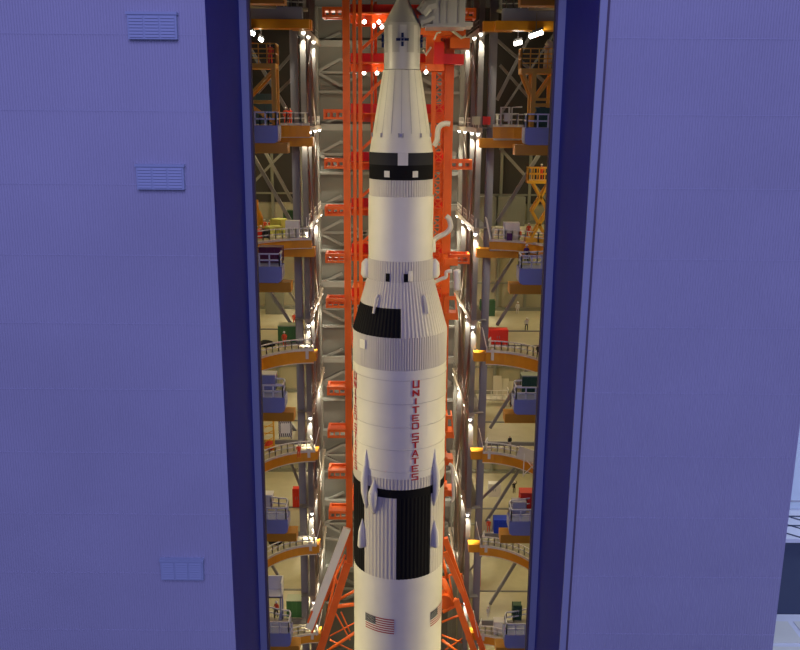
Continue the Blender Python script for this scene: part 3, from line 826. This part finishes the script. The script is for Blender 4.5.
# ================================================================== SMALL THINGS
def tower_lamp(px,py,Y,label,r=.2):
    c=P(px,py,Y); e=empty('tower_lamp',c,label,'lamp','small round lamps on the launch tower')
    mb=MB(); mb.tube([(0,.35,0),(0,0,0)],r*1.1,10); mb.build('housing','fixture',e)
    mb=MB(); mb.tube([(0,0,0),(0,-.12,0),(0,-.2,0)],r,10); mb.build('bulb','lamp',e)
    mb=MB(); mb.bar((0,.3,0),(0,.3,.7),.08); mb.build('stem','fixture',e)
for a in ((364.5,22,12.5,'lit round lamp at top left of the tower, nearest the front column'),(373.5,26,14,'lit round lamp, lowest of the cluster left of the capsule'),(379,22,13,'lit round lamp, highest beside the capsule on the left'),(382,27,15,'lit round lamp hard against the capsule on the left'),(424.5,25,8,'lit lamp just right of the capsule under the pale cabin'),(377,73,13,'lit lamp left of the top of the adapter cone'),(426,72,8,'lit lamp right of the top of the adapter cone'),(364,73,14,'faint lit lamp on the second tower beam')): tower_lamp(*a)
def tube_lamp(px,py,Y,L,ang,label):
    c=P(px,py,Y); e=empty('ceiling_lamp',c,label,'lamp','long ceiling lamps in the side bays')
    d=Vector((math.cos(D2R(ang)),0,math.sin(D2R(ang))))
    mb=MB(); mb.bar(d*-L/2,d*L/2,.42,.4,n=8); mb.build('tube','lamp',e)
    mb=MB(); mb.bar(d*-L/2+Vector((0,.1,.38)),d*L/2+Vector((0,.1,.38)),.8,.25); mb.bar((0,.1,.3),(0,.1,2.2),.08); mb.build('reflector','fixture',e)
tube_lamp(251,32.5,8,.85,-28,'long lit lamp nearest the left jamb at the top'); tube_lamp(261,39.5,14,.5,-40,'shorter lit lamp above the left yellow tower')
tube_lamp(536,34.5,8,1.5,20,'long lit lamp nearest the right jamb at the top'); tube_lamp(518,43,14,.9,14,'shorter lit lamp above the right yellow tower')
# people
def body_mesh(pose):
    J={'pel':(0,0,.93),'ch':(0,-.01,1.25),'nk':(0,0,1.45),'hd':(0,-.02,1.56),'ht':(0,-.02,1.70),
       'sl':(-.2,0,1.40),'sr':(.2,0,1.40),'hl':(-.1,0,.88),'hr':(.1,0,.88),'kl':(-.12,-.03,.5),'kr':(.12,-.02,.5),'fl':(-.13,0,.08),'fr':(.13,0,.08),'tl':(-.14,-.16,.04),'tr':(.14,-.16,.04)}
    if pose==0: J.update(el=(-.27,.02,1.12),er=(.27,.02,1.12),wl=(-.27,-.08,.86),wr=(.27,-.08,.86),gl=(-.27,-.11,.78),gr=(.27,-.11,.78))
    elif pose==1: J.update(el=(-.28,-.02,1.13),er=(.28,-.02,1.13),wl=(-.2,-.26,1.1),wr=(.2,-.26,1.1),gl=(-.17,-.34,1.12),gr=(.17,-.34,1.12))
    else: J.update(el=(-.3,.02,1.14),er=(.33,-.04,1.5),wl=(-.27,-.05,.88),wr=(.3,-.1,1.74),gl=(-.27,-.08,.8),gr=(.3,-.1,1.84),kl=(-.14,-.14,.52),fl=(-.14,-.1,.08),tl=(-.15,-.26,.04))
    R=dict(pel=.15,ch=.16,nk=.06,hd=.09,ht=.085,sl=.075,sr=.075,hl=.1,hr=.1,kl=.07,kr=.07,fl=.05,fr=.05,tl=.045,tr=.045,el=.05,er=.05,wl=.035,wr=.035,gl=.035,gr=.035)
    names=list(J); ix={n:i for i,n in enumerate(names)}
    E=[('pel','ch'),('ch','nk'),('nk','hd'),('hd','ht'),('ch','sl'),('ch','sr'),('sl','el'),('el','wl'),('wl','gl'),('sr','er'),('er','wr'),('wr','gr'),('pel','hl'),('pel','hr'),('hl','kl'),('kl','fl'),('fl','tl'),('hr','kr'),('kr','fr'),('fr','tr')]
    me=bpy.data.meshes.new('person_base'); me.from_pydata([J[n] for n in names],[(ix[a],ix[b]) for a,b in E],[])
    ob=bpy.data.objects.new('person_base',me); C.objects.link(ob)
    md=ob.modifiers.new('skin','SKIN'); sd=me.skin_vertices.new(name='s') if hasattr(me.skin_vertices,'new') and not me.skin_vertices else me.skin_vertices[0]
    for i,n in enumerate(names): sd.data[i].radius=(R[n]*(1.15 if n in('pel','ch') else 1),R[n]); sd.data[i].use_root=(n=='pel')
    sb=ob.modifiers.new('sub','SUBSURF'); sb.levels=1
    bpy.context.view_layer.update(); dg=bpy.context.evaluated_depsgraph_get(); m2=bpy.data.meshes.new_from_object(ob.evaluated_get(dg)); bpy.data.objects.remove(ob); 
    return m2
BASE=[body_mesh(i) for i in range(3)]
hatmb=MB(); prof=[(1.80,.02),(1.79,.07),(1.75,.115),(1.69,.135),(1.67,.17),(1.66,.13)]
for z,rr_ in prof:
    for k in range(12): hatmb.v.append((rr_*math.cos(k*math.pi/6),-.02+rr_*math.sin(k*math.pi/6),z))
for i in range(5):
    for k in range(12): hatmb.f.append((i*12+k,(i+1)*12+k,(i+1)*12+(k+1)%12,i*12+(k+1)%12)); hatmb.m.append(0)
hatmb.f.append(tuple(range(12))); hatmb.m.append(0)
pmesh={}
def person(x,y,z,top,bot,hat,label,pose=0,rz=0,s=1.0):
    key=(top,bot,pose)
    if key not in pmesh:
        m=BASE[pose].copy(); m.name='person'; m.materials.clear()
        for n in (bot,top,'skin'): m.materials.append(M[n])
        for p_ in m.polygons:
            c=p_.center; p_.material_index=2 if c.z>1.47 and abs(c.x)<.14 or (abs(c.x)>.15 and (c.z<.86 and c.z>.7)) else (1 if c.z>.92 else 0)
            p_.use_smooth=True
        pmesh[key]=m
    r=empty('person',(x,y,z),label,'person',None,rz); r.scale=(s,s,s)
    b=bpy.data.objects.new('body',pmesh[key]); C.objects.link(b); b.parent=r
    if hat: hatmb.build('hard_hat',hat,r,True)
    return r
def deckz(lvl,near): return H+LV[lvl]+(1.52 if near else OFF[lvl])
def floorz(lvl): return H+LV[lvl]+.3
def at(px,Y,lvl,kind):  # kind: n near deck, f far platform deck, b bay floor
    z=deckz(lvl,True) if kind=='n' else deckz(lvl,False) if kind=='f' else floorz(lvl)
    return XA(px,Y,z),Y,z
def atp(px,py,lvl,kind):
    z=deckz(lvl,True) if kind=='n' else deckz(lvl,False) if kind=='f' else floorz(lvl)
    d=ROT@Vector(((px-400)/F,-(py-325)/F,-1)); k=(z-H)/d.z
    return d.x*k,-DIST+d.y*k,z
PE=[ # px, Y, level, kind, top, bottom, hat, label, pose
 (265,20,2,'b','workred','workred','hat','person in orange coveralls standing behind the yellow-green crates, left of a pair',0),
 (270.5,19.5,2,'b','workred','workred','hat','person in orange coveralls, right one of the pair behind the yellow-green crates',1),
 (257.5,13,2,'b','workred','blackcloth','hat','person in red top and dark trousers beside the orange cone on the left',0),
 (261.5,13.5,2,'b','whitecloth','blackcloth','hat','person in white shirt and dark trousers beside the orange cone on the left',1),
 (284.5,11.0,3,'f','workred','workred','hat','person in orange coveralls at the railing in front of the green crate',0),
 (294.5,22,3,'b','workred','workred','hat','person in orange coveralls standing behind the green crate beside the column',0),
 (259,15,3,'b','blackcloth','blackcloth','hat','person in black clothes half hidden by the left jamb',2),
 (299,-8.8+16,4,'f','workred','workred','hat','person in orange coveralls on the far left deck near the lettering',1),
 (277,-9,5,'n','workred','blackcloth','hat','person in red top and black trousers on the left deck with the beige chest',1),
 (286,10.5,1,'f','workred','workred','hat','person in red coveralls at the left railing below the yellow tower',0),
 (290.5,10.6,1,'f','workred','workred',None,'bareheaded person in red coveralls at the left railing below the yellow tower',1),
 (519,13,2,'b','workred','blackcloth','hat','person in orange top beside the white cabinet on the right',0),
 (528.5,11.0,2,'f','workred','workred','hat','person in orange coveralls at the right railing under the scissor lift',0),
 (526,-9,2,'n','purple','blackcloth','hat','person in purple top on the right front deck beside the upper stage',1),
 (526.5,20,3,'b','whitecloth','blackcloth','hat','person in white shirt and dark trousers walking on the right bay floor',2),
 (517.5,30,3,'b','whitecloth','whitecloth','hat','distant person all in white by the right back wall',0),
 (538,6,3,'f','blackcloth','blackcloth','hat','person in black clothes at the right railing beside the jamb',1),
 (509.5,10.6,4,'f','blackcloth','whitecloth',None,'person in dark top on the cream deck beside the lettering on the right',0),
 (514,25,5,'b','blackcloth','blackcloth','hat','person in dark clothes leaning above the white cupboards on the right',2),
 (488.5,13,5,'b','workred','workred','hat','person in orange coveralls left of the bright blue box',0),
 (488,13,6,'b','whitecloth','whitecloth','hat','person in white overalls behind the lowest right railing',0),
 (512,26,4,'b','blackcloth','blackcloth','hat','person in dark clothes near the tan sheets on the right',2),
]
for (px,Y,lv,kd,t_,b_,h_,lb,po) in PE:
    x,y,z=at(px,Y,lv,kd); person(x,y,z,t_,b_,h_,lb,po,random.uniform(-.6,.6))
# boxes / crates
def crate(name,px,Y,lv,kd,w,d,h,m,label,cat='crate',rz=0,lid=None,door=False,ribs=0,legs=0,dz=0):
    x,y,z=at(px,Y,lv,kd); r=empty(name,(x,y,z+dz),label,cat,None,rz)
    lg=.12 if legs else 0
    mb=MB(); mb.box(-w/2,-d/2,lg,w/2,d/2,h)
    for sx in (-1,1):
        for sy in (-1,1): mb.box(sx*w/2-.05,sy*d/2-.05,lg,sx*w/2+.05,sy*d/2+.05,h)
    for k in range(ribs):
        xx=-w/2+w*(k+1)/(ribs+1); mb.box(xx-.05,-d/2-.05,lg+.05,xx+.05,-d/2+.02,h-.08)
    mb.build('body',m,r)
    if lid: MB().box(-w/2-.07,-d/2-.07,h,w/2+.07,d/2+.07,h+.12).build('lid',lid,r)
    if door:
        for s in (-1,1):
            mb=MB(); mb.box(s*.03,-d/2-.06,lg+.1,s*(w/2-.08),-d/2-.01,h-.1); q=mb.build('door',m,r)
            MB().box(s*.1,-d/2-.1,h*.45,s*.16,-d/2-.06,h*.6).build('handle','fixture',q)
    if legs:
        for sx in (-1,1):
            for sy in (-1,1): MB().box(sx*(w/2-.12)-.05,sy*(d/2-.12)-.05,0,sx*(w/2-.12)+.05,sy*(d/2-.12)+.05,.13).build('foot','fixture',r)
    return r
crate('storage_box',262,2,1,'f',3.0,1.6,2.9,'teal','dark teal storage box under the left yellow tower','box',ribs=2,lid='teal')
crate('crate',274,14.5,2,'b',1.7,1.5,1.6,'yellowgreen','yellow-green wrapped crate, front left of the pile on the left bay floor',rz=.5)
crate('crate',280,17,2,'b',1.7,1.5,2.2,'yellowgreen','yellow-green wrapped crate, tallest at the back of the pile on the left bay floor',rz=-.6)
crate('crate',284.5,13.6,2,'b',1.0,1.2,1.3,'yellowgreen','small yellow-green crate beside the white cabinet on the left',rz=.3)
crate('cabinet',293,10.4,2,'f',1.5,.9,1.95,'rail','white two-door cabinet behind the left railing beside the front column','cabinet',door=True)
crate('storage_box',258,9.5,2,'f',1.0,.8,.85,'red','small orange-red box on the left deck beside the jamb','box',lid='red')
crate('equipment_case',266,9.8,2,'f',.8,.6,.9,'blackcloth','small black case beside the orange-red box on the left deck','case',lid='black2')
crate('equipment_case',290,22,2,'b',1.4,1.2,2.6,'dkgreen','dark green cabinet behind the front left column','cabinet',lid='dkgreen')
crate('container',271.5,-9.3,2,'n',2.1,1.3,1.35,'maroon','maroon container on the left front deck beside the upper stage','container',ribs=2,lid='maroon')
crate('control_cabinet',275,29,3,'b',2.4,.9,3.6,'greypanel','tall grey cabinet against the back wall of the left bay','cabinet',door=True)
crate('crate',289.5,14,3,'b',2.5,1.6,2.0,'green','green ribbed crate with pale lid beside the front left column',ribs=3,lid='palegreen')
crate('container',267.5,-9.3,3,'n',1.65,1.2,1.5,'deckbox','pale lavender container with cream lid on the left front deck','container',ribs=3,lid='cream')
crate('chest',268,-8.8,5-1,'n',1.0,1.0,1.2,'cream','beige chest on the left front deck above the orange beam','chest',lid='rail')
crate('cabinet',297,13,5-1,'b',.9,.9,2.5,'red','unused','cabinet') if False else None
crate('cabinet',297,20,5,'b',.95,.9,2.8,'red','red cabinet beside the left column under the curved platform','cabinet',door=True)
crate('crate',295,13.5,6,'b',1.9,1.5,2.4,'green','green crate beside the left column near the base of the tower legs',ribs=2,lid='palegreen')
crate('cabinet',296,12.6,7,'b',.8,.8,2.4,'red','narrow red cabinet behind the lowest left railing','cabinet')
# right
crate('storage_box',542.5,-9.3,1,'n',1.3,1.0,1.6,'dkgreen','dark green box under the right yellow tower','box',ribs=2,lid='dkgreen')
crate('cabinet',511,10.3,2,'f',1.7,.9,1.95,'rail','white two-door cabinet behind the right railing beside the upper stage','cabinet',door=True)
crate('equipment_case',509.5,9.0,2,'f',.5,.4,.8,'purple','small purple case in front of the right white cabinet','case')
crate('crate',499,19,2,'b',1.3,1.2,1.1,'tan','tan crate behind the front right column, beside the white cabinet',rz=.6)
crate('crate',512,21,2,'b',1.0,1.0,1.2,'tan','small tan crate standing on the right bay floor near the panelled container',rz=.3)
crate('container',484,30,2,'b',3.6,1.6,4.0,'greypanel','grey panelled container behind the right columns, left of its twin','container',ribs=5)
crate('container',509,30,2,'b',4.0,1.6,4.0,'greypanel','grey panelled container by the right back wall, beside the column','container',ribs=6)
crate('cabinet',497.5,13,3,'b',2.3,1.2,2.0,'red','bright red double cabinet beside the front right column','cabinet',door=True)
crate('container',487,29,3,'b',2.0,1.2,2.2,'dkgreen','dark green container by the right back wall behind the column','container')
crate('container',531,-9.2,3,'n',1.9,1.2,1.55,'dkgreen','dark green container with pale lid on the right front deck','container',ribs=3,lid='palegreen')
crate('cupboard',494,24,5,'b',1.6,1.0,2.0,'rail','white two-door cupboard behind the right column below the curved platform','cupboard',door=True)
crate('crate',527,-8.6,4,'n',1.5,1.2,1.6,'red','bright red crate on the right front deck beside the pointed fairing',lid='red')
crate('storage_box',518.5,-9.6,4,'n',1.25,1.0,1.0,'silver','pale grey box beside the bright red crate','box',lid='silver')
crate('crate',500,12.9,5,'b',1.7,1.4,1.9,'bluebox','bright blue crate behind the right column',ribs=2,lid='bluebox')
crate('cabinet',516.5,-9,6-1,'n',.85,.8,1.7,'dkgreen','narrow dark green cabinet on the lowest right front deck','cabinet',door=True)
crate('chest',499.5,10,6,'f',1.5,1.1,1.7,'rail','white chest behind the lowest right railing','chest',lid='rail')
crate('storage_box',476,10.4,1,'f',.8,.8,.9,'tan','tan box on the right platform tip near the walkway','box')
crate('storage_box',486.5,10.9,1,'f',.7,.7,.9,'red','small red box at the front right column near the top','box')
# striped hazard board
x,y,z=at(285.5,13,4,'b'); r=empty('hazard_board',(x,y,z),'white board bordered with black diagonal stripes behind the left railing','board')
MB().box(-.85,-.06,.25,.85,.06,2.45).build('panel','rail',r)
mb=MB()
for (a0,b0,a1,b1) in ((-.85,2.1,.85,2.45),(-.85,.25,.85,.75),(-.85,.75,-.55,2.1),(.6,.75,.85,2.1)):
    n=max(2,int((a1-a0)/.22)); m_=max(1,int((b1-b0)/.3))
    for i in range(n):
        for j in range(m_):
            xa=a0+(a1-a0)*i/n; dx=(a1-a0)/n; za=b0+(b1-b0)*j/m_; dz=(b1-b0)/m_
            mb.add([(xa,-.07,za),(xa+dx*.5,-.07,za),(xa+dx,-.07,za+dz),(xa+dx*.5,-.07,za+dz)],[(0,1,2,3)])
mb.build('stripes','blackcloth',r)
mb=MB(); mb.box(-.8,-.1,0,-.7,.1,.3); mb.box(.7,-.1,0,.8,.1,.3); mb.build('foot','fixture',r)
# yellow access towers
def ytower(px0,px1,py_top,Y,zb,label,mirror=1):
    xa=XA(px0,Y,ZA(py_top,Y)); xb=XA(px1,Y,ZA(py_top,Y)); zt=ZA(py_top,Y); w=xb-xa
    r=empty('access_tower',((xa+xb)/2,Y,zb),label,'scaffold'); h=zt-zb
    mb=MB(); mb.box(-w/2,-1.1,h-.45,w/2,1.1,h); mb.build('platform','yellow',r)
    mb=MB(); rail(mb,[(w/2,1,h),(w/2,-1,h),(-w/2,-1,h),(-w/2,1,h)],h=1.7,post=.75,r=.09); mb.bar((-w/2,-1,h+.45),(w/2,-1,h+.45),.09); mb.bar((-w/2,-1,h+1.25),(w/2,-1,h+1.25),.09); mb.build('guard_rail','yellow',r)
    xs=( (.15*w) if mirror>0 else -w/2+.2, w/2-.2)
    if mirror>0: xs=(-.12*w,w/2-.2)
    else: xs=(-w/2+.2,w/2-.2)
    for x in xs:
        for yy in (-.9,.9): MB().bar((x,yy,0),(x,yy,h-.4),.42,.3).build('leg','yellow',r)
    for yy in (-.9,.9):
        mb=MB()
        mb.bar((xs[0],yy,h*.38),(xs[1],yy,h*.38),.28); mb.bar((xs[0],yy,h*.48),(xs[1],yy,h*.48),.2) if mirror>0 else None
        mb.bar((xs[0],yy,h*.42),(xs[1],yy,h*.9),.24)
        mb.bar((xs[0],yy,h*.5),(-w/2+.2,yy,h-.4),.24) if mirror>0 else None
        mb.bar((xs[0],yy,h*.35),(xs[1],yy,.1),.18)
        mb.build('cross_brace','yellow',r)
    return r,xa,xb,zt
zB=H+LV[1]+1.52
ytower(244,277,65,-8.5,zB,'yellow steel access tower on the left deck beside the adapter cone',-1)
ytower(520,554,68,-8.5,zB,'yellow steel access tower on the right deck beside the adapter cone',1)
zt=ZA(65,-8.5); person(XA(270.5,-9,zt),-9,zt,'workred','workred','hat','person in orange coveralls on top of the left yellow access tower',0,0)
# cream pillar on right tower
e=empty('stack_pipe',(XA(547,-8,ZA(68,-8.5)),-8,ZA(68,-8.5)),'cream tapered pipe standing on the right yellow tower','pipe')
mb=MB(); mb.bar((0,0,0),(.1,0,2.0),.75,.7,n=10); mb.build('shaft','tan',e,True); mb=MB(); mb.bar((0.05,0,2.0),(.3,0,2.4),.95,.8,n=10); mb.build('head','tan',e,True)
# small ladder tower left level 4
x,y,z=at(269,9,4,'f'); r=empty('access_ladder',(x,y,z),'small orange ladder tower behind the left railing near the lettering','scaffold')
for sx in (-.75,.65): MB().bar((sx,0,0),(sx,0,4.0),.2).build('leg','yellow',r)
mb=MB()
for k in range(4): mb.bar((-.75,0,.9*k+.6),(.65,0,.9*k+.6),.1); mb.bar((-.75,0,.9*k+.2),(.65,0,.9*k+1.0),.08)
mb.build('rungs','yellow',r)
# scissor lift
x,y,z=at(538,8,2,'f'); ztop=ZA(182,8); r=empty('scissor_lift',(x,y,z),'yellow scissor lift raised high with a railed basket at right','lift'); h=ztop-z
MB().box(-1.5,-.8,0,1.5,.8,.5).build('base','yellow',r)
mb=MB(); n=2; dz=(h-.5)/n
for k in range(n):
    a=.5+k*dz; b=a+dz
    for yy in (-.65,.65):
        mb.bar((-.9,yy,a),(.9,yy,b),.32,.25); mb.bar((.9,yy,a),(-.9,yy,b),.32,.25)
mb.build('scissor_arms','yellow',r)
MB().box(-1.55,-.9,h,1.55,.9,h+.35).build('basket_floor','yellow',r)
mb=MB(); rail(mb,[(-1.5,.8,h+.35),(-1.5,-.8,h+.35),(1.5,-.8,h+.35),(1.5,.8,h+.35),(-1.5,.8,h+.35)],h=1.35,post=.6,r=.11); mb.build('basket_rail','yellow',r)
person(x,y-.2,z+h+.35,'workred','workred','hat','person in orange coveralls in the basket of the scissor lift',1,0)
# orange cone tank left
x,y,z=at(257.5,16,2,'b'); e=empty('cone_tank',(x,y,z),'orange bottle-shaped tank on the left bay floor beside the jamb','tank')
mb=MB(); b=0; prof=[(0,.75),(1.5,.78),(2.1,.55),(2.5,.28),(3.6,.24)]; z0_=1.0
for zz,rr_ in prof:
    for k in range(14): mb.v.append((rr_*math.cos(k*math.pi/7),rr_*math.sin(k*math.pi/7),zz+z0_))
for i in range(4):
    for k in range(14): mb.f.append((i*14+k,i*14+(k+1)%14,(i+1)*14+(k+1)%14,(i+1)*14+k)); mb.m.append(0)
mb.f.append(tuple(range(14))[::-1]); mb.m.append(0); mb.f.append(tuple(range(56,70))); mb.m.append(0); mb.build('vessel','orange',e,True)
for sx in (-.5,.5): MB().box(sx-.07,-.3,0,sx+.07,.3,1.05).build('leg','blackcloth',e)
# white tray table, level 5 left
x,y,z=at(277,2,6,'f'); zt=ZA(592,-6,277); 
x,y,z=at(276.5,-9.2,6-1,'n')
x,y,z=at(277,-9.0,6,'n'); e=empty('open_tray',(x,y,z),'large white open tray on a tall trestle at the left near the green crate','tray'); h=ZA(594,-9,277)-z
mb=MB(); w=2.0; mb.box(-w/2,-.8,h,w/2,.8,h+.12); 
for a in ((-w/2,-.8,-w/2+.1,.8),(w/2-.1,-.8,w/2,.8),(-w/2,-.8,w/2,-.7),(-w/2,.7,w/2,.8)): mb.box(a[0],a[1],h,a[2],a[3],h+(1.7 if a[1]>0.5 or a[0]!=-w/2 or a[2]<0 else .2))
mb.build('tray','rail',e)
for sx in (-.85,.85):
    for sy in (-.7,.7): MB().bar((sx,sy,0),(sx,sy,h),.14).build('leg','deckbox',e)
mb=MB(); mb.bar((-.85,-.7,h*.3),(.85,-.7,h*.9),.1); mb.bar((.85,-.7,h*.3),(-.85,-.7,h*.9),.1); mb.build('cross_brace','deckbox',e)
# white fenced landing, right level 4
x,y,z=at(496,27,4,'b'); e=empty('fenced_landing',(x,y,z),'white fenced landing on legs above the cream deck at right','landing')
mb=MB(); mb.box(-1.7,-.8,.9,1.7,.8,1.05); mb.build('landing_deck','cream',e); mb=MB(); rail(mb,[(-1.65,.75,1.05),(-1.65,-.75,1.05),(1.65,-.75,1.05),(1.65,.75,1.05)],h=1.3,post=.8,r=.09); mb.build('guard_rail','rail',e)
for sx in (-1.6,1.6): MB().bar((sx,-.7,0),(sx,-.7,.95),.14).build('leg','rail',e)
# tan leaning sheets
x,y,z=at(503,29.5,4,'b')
for k,(dx,dz,a) in enumerate(((-.9,0,.15),(.1,.2,.3),(1.0,.1,-.1))):
    mb=MB(); mb.bar((0,-.9,0),(.3*a,.6,3.3-.4*k),1.25,.1); o=mb.build('plywood_sheet','tan',origin=(0,0,0)); o.location=(x+dx,y,z+.05); tag(o,'tan sheet leaning on the back wall at right, %s of three'%['leftmost','middle','rightmost'][k],'sheet','leaning tan sheets')
# glass frame right level 4
x,y,z=at(531,2,4,'f'); e=empty('white_frame',(x,y,z),'white standing frame with a bright top edge at right beside the jamb','table')
mb=MB(); mb.bar((-1.6,0,3.1),(1.6,-.6,2.2),.12,1.4); mb.build('top','cream',e)
for sx,hh in ((-.9,2.9),(.9,2.4)): MB().bar((sx,0,0),(sx,-.2,hh),.1).build('leg','rail',e)
mb=MB(); mb.bar((-.9,0,.2),(.9,-.2,2.2),.08); mb.bar((.9,-.2,.2),(-.9,0,2.4),.08); mb.build('cross_brace','rail',e)
# valves on right level 1
x,y,z=at(507,8,1,'f'); e=empty('pipe_manifold',(x,y,z),'pale grey pipe manifold behind the right railing below the yellow tower','pipes')
mb=MB(); mb.tube([(-.7,0,0),(-.7,0,1.9),(.2,0,1.9),(.2,0,0)],.12); mb.tube([(-.7,0,1.2),(1.2,0,1.2),(1.2,0,0)],.1); mb.tube([(.5,0,0),(.5,0,1.9),(1.6,0,1.95)],.08); mb.build('pipework','silver',e)
MB().cbox(0,0,.4,.7,.6,.9).build('valve_box','silver',e); 
# dark heap items
def lump(px,Y,lv,kd,w,h,m,label,cat,name):
    x,y,z=at(px,Y,lv,kd); mb=MB(); random.seed(int(px)); n=10; prof=[(0,.5),(.3,.52),(.65,.42),(.9,.22),(1,.05)]
    for zz,rr_ in prof:
        for k in range(n): q=rr_*w*random.uniform(.85,1.12); mb.v.append((q*math.cos(k*math.pi/5),.8*q*math.sin(k*math.pi/5),zz*h))
    for i in range(4):
        for k in range(n): mb.f.append((i*n+k,i*n+(k+1)%n,(i+1)*n+(k+1)%n,(i+1)*n+k)); mb.m.append(0)
    mb.f.append(tuple(range(n))[::-1]); mb.m.append(0); mb.f.append(tuple(range(4*n,5*n))); mb.m.append(0)
    o=mb.build(name,m,smooth=True); o.location=(x,y,z); tag(o,label,cat)
lump(270,9.9,4,'f',1.3,1.2,'workred','orange-red bundle behind the left railing beside the striped board','bundle','tarp_bundle')
lump(266,11,3,'f',2.0,.7,'blackcloth','dark heap behind the left railing beside the jamb','heap','tarp_bundle')
lump(289,-9.5,2,'n',.9,1.6,'blackcloth','black covered lump at the end of the left blue box','bundle','tarp_bundle') if False else None
lump(515,27,4,'b',1.5,1.0,'maroon','dark brown bundle on the right bay floor near the tan sheets','bundle','tarp_bundle')
lump(275,9.9,5,'f',1.8,1.3,'blackcloth','tangled dark bundle on the left deck behind the low railing','bundle','tarp_bundle')
x,y,z=at(477,21,6,'b'); mb=MB(); mb.tube([(0,0,0),(0,0,2.2),(0,0,2.6)],.5,10); o=mb.build('gas_bottle','workred',smooth=True); o.location=(x,y,z); tag(o,'orange-red bottle behind the right columns near the flags','bottle')
x,y,z=at(470,21,4,'b'); mb=MB(); mb.tube([(0,0,0),(0,0,3.0),(0,0,3.4)],.4,10); o=mb.build('gas_bottle','red',smooth=True); o.location=(x,y,z); tag(o,'tall red bottle between the right columns beside the lettering','bottle')
#CLUTTER_END
# ------------------------------------------------------------------ render look
sc=bpy.context.scene
sc.view_settings.view_transform='Standard'; sc.view_settings.look='None'; sc.view_settings.gamma=1; sc.view_settings.exposure=0; sc.view_settings.use_curve_mapping=False
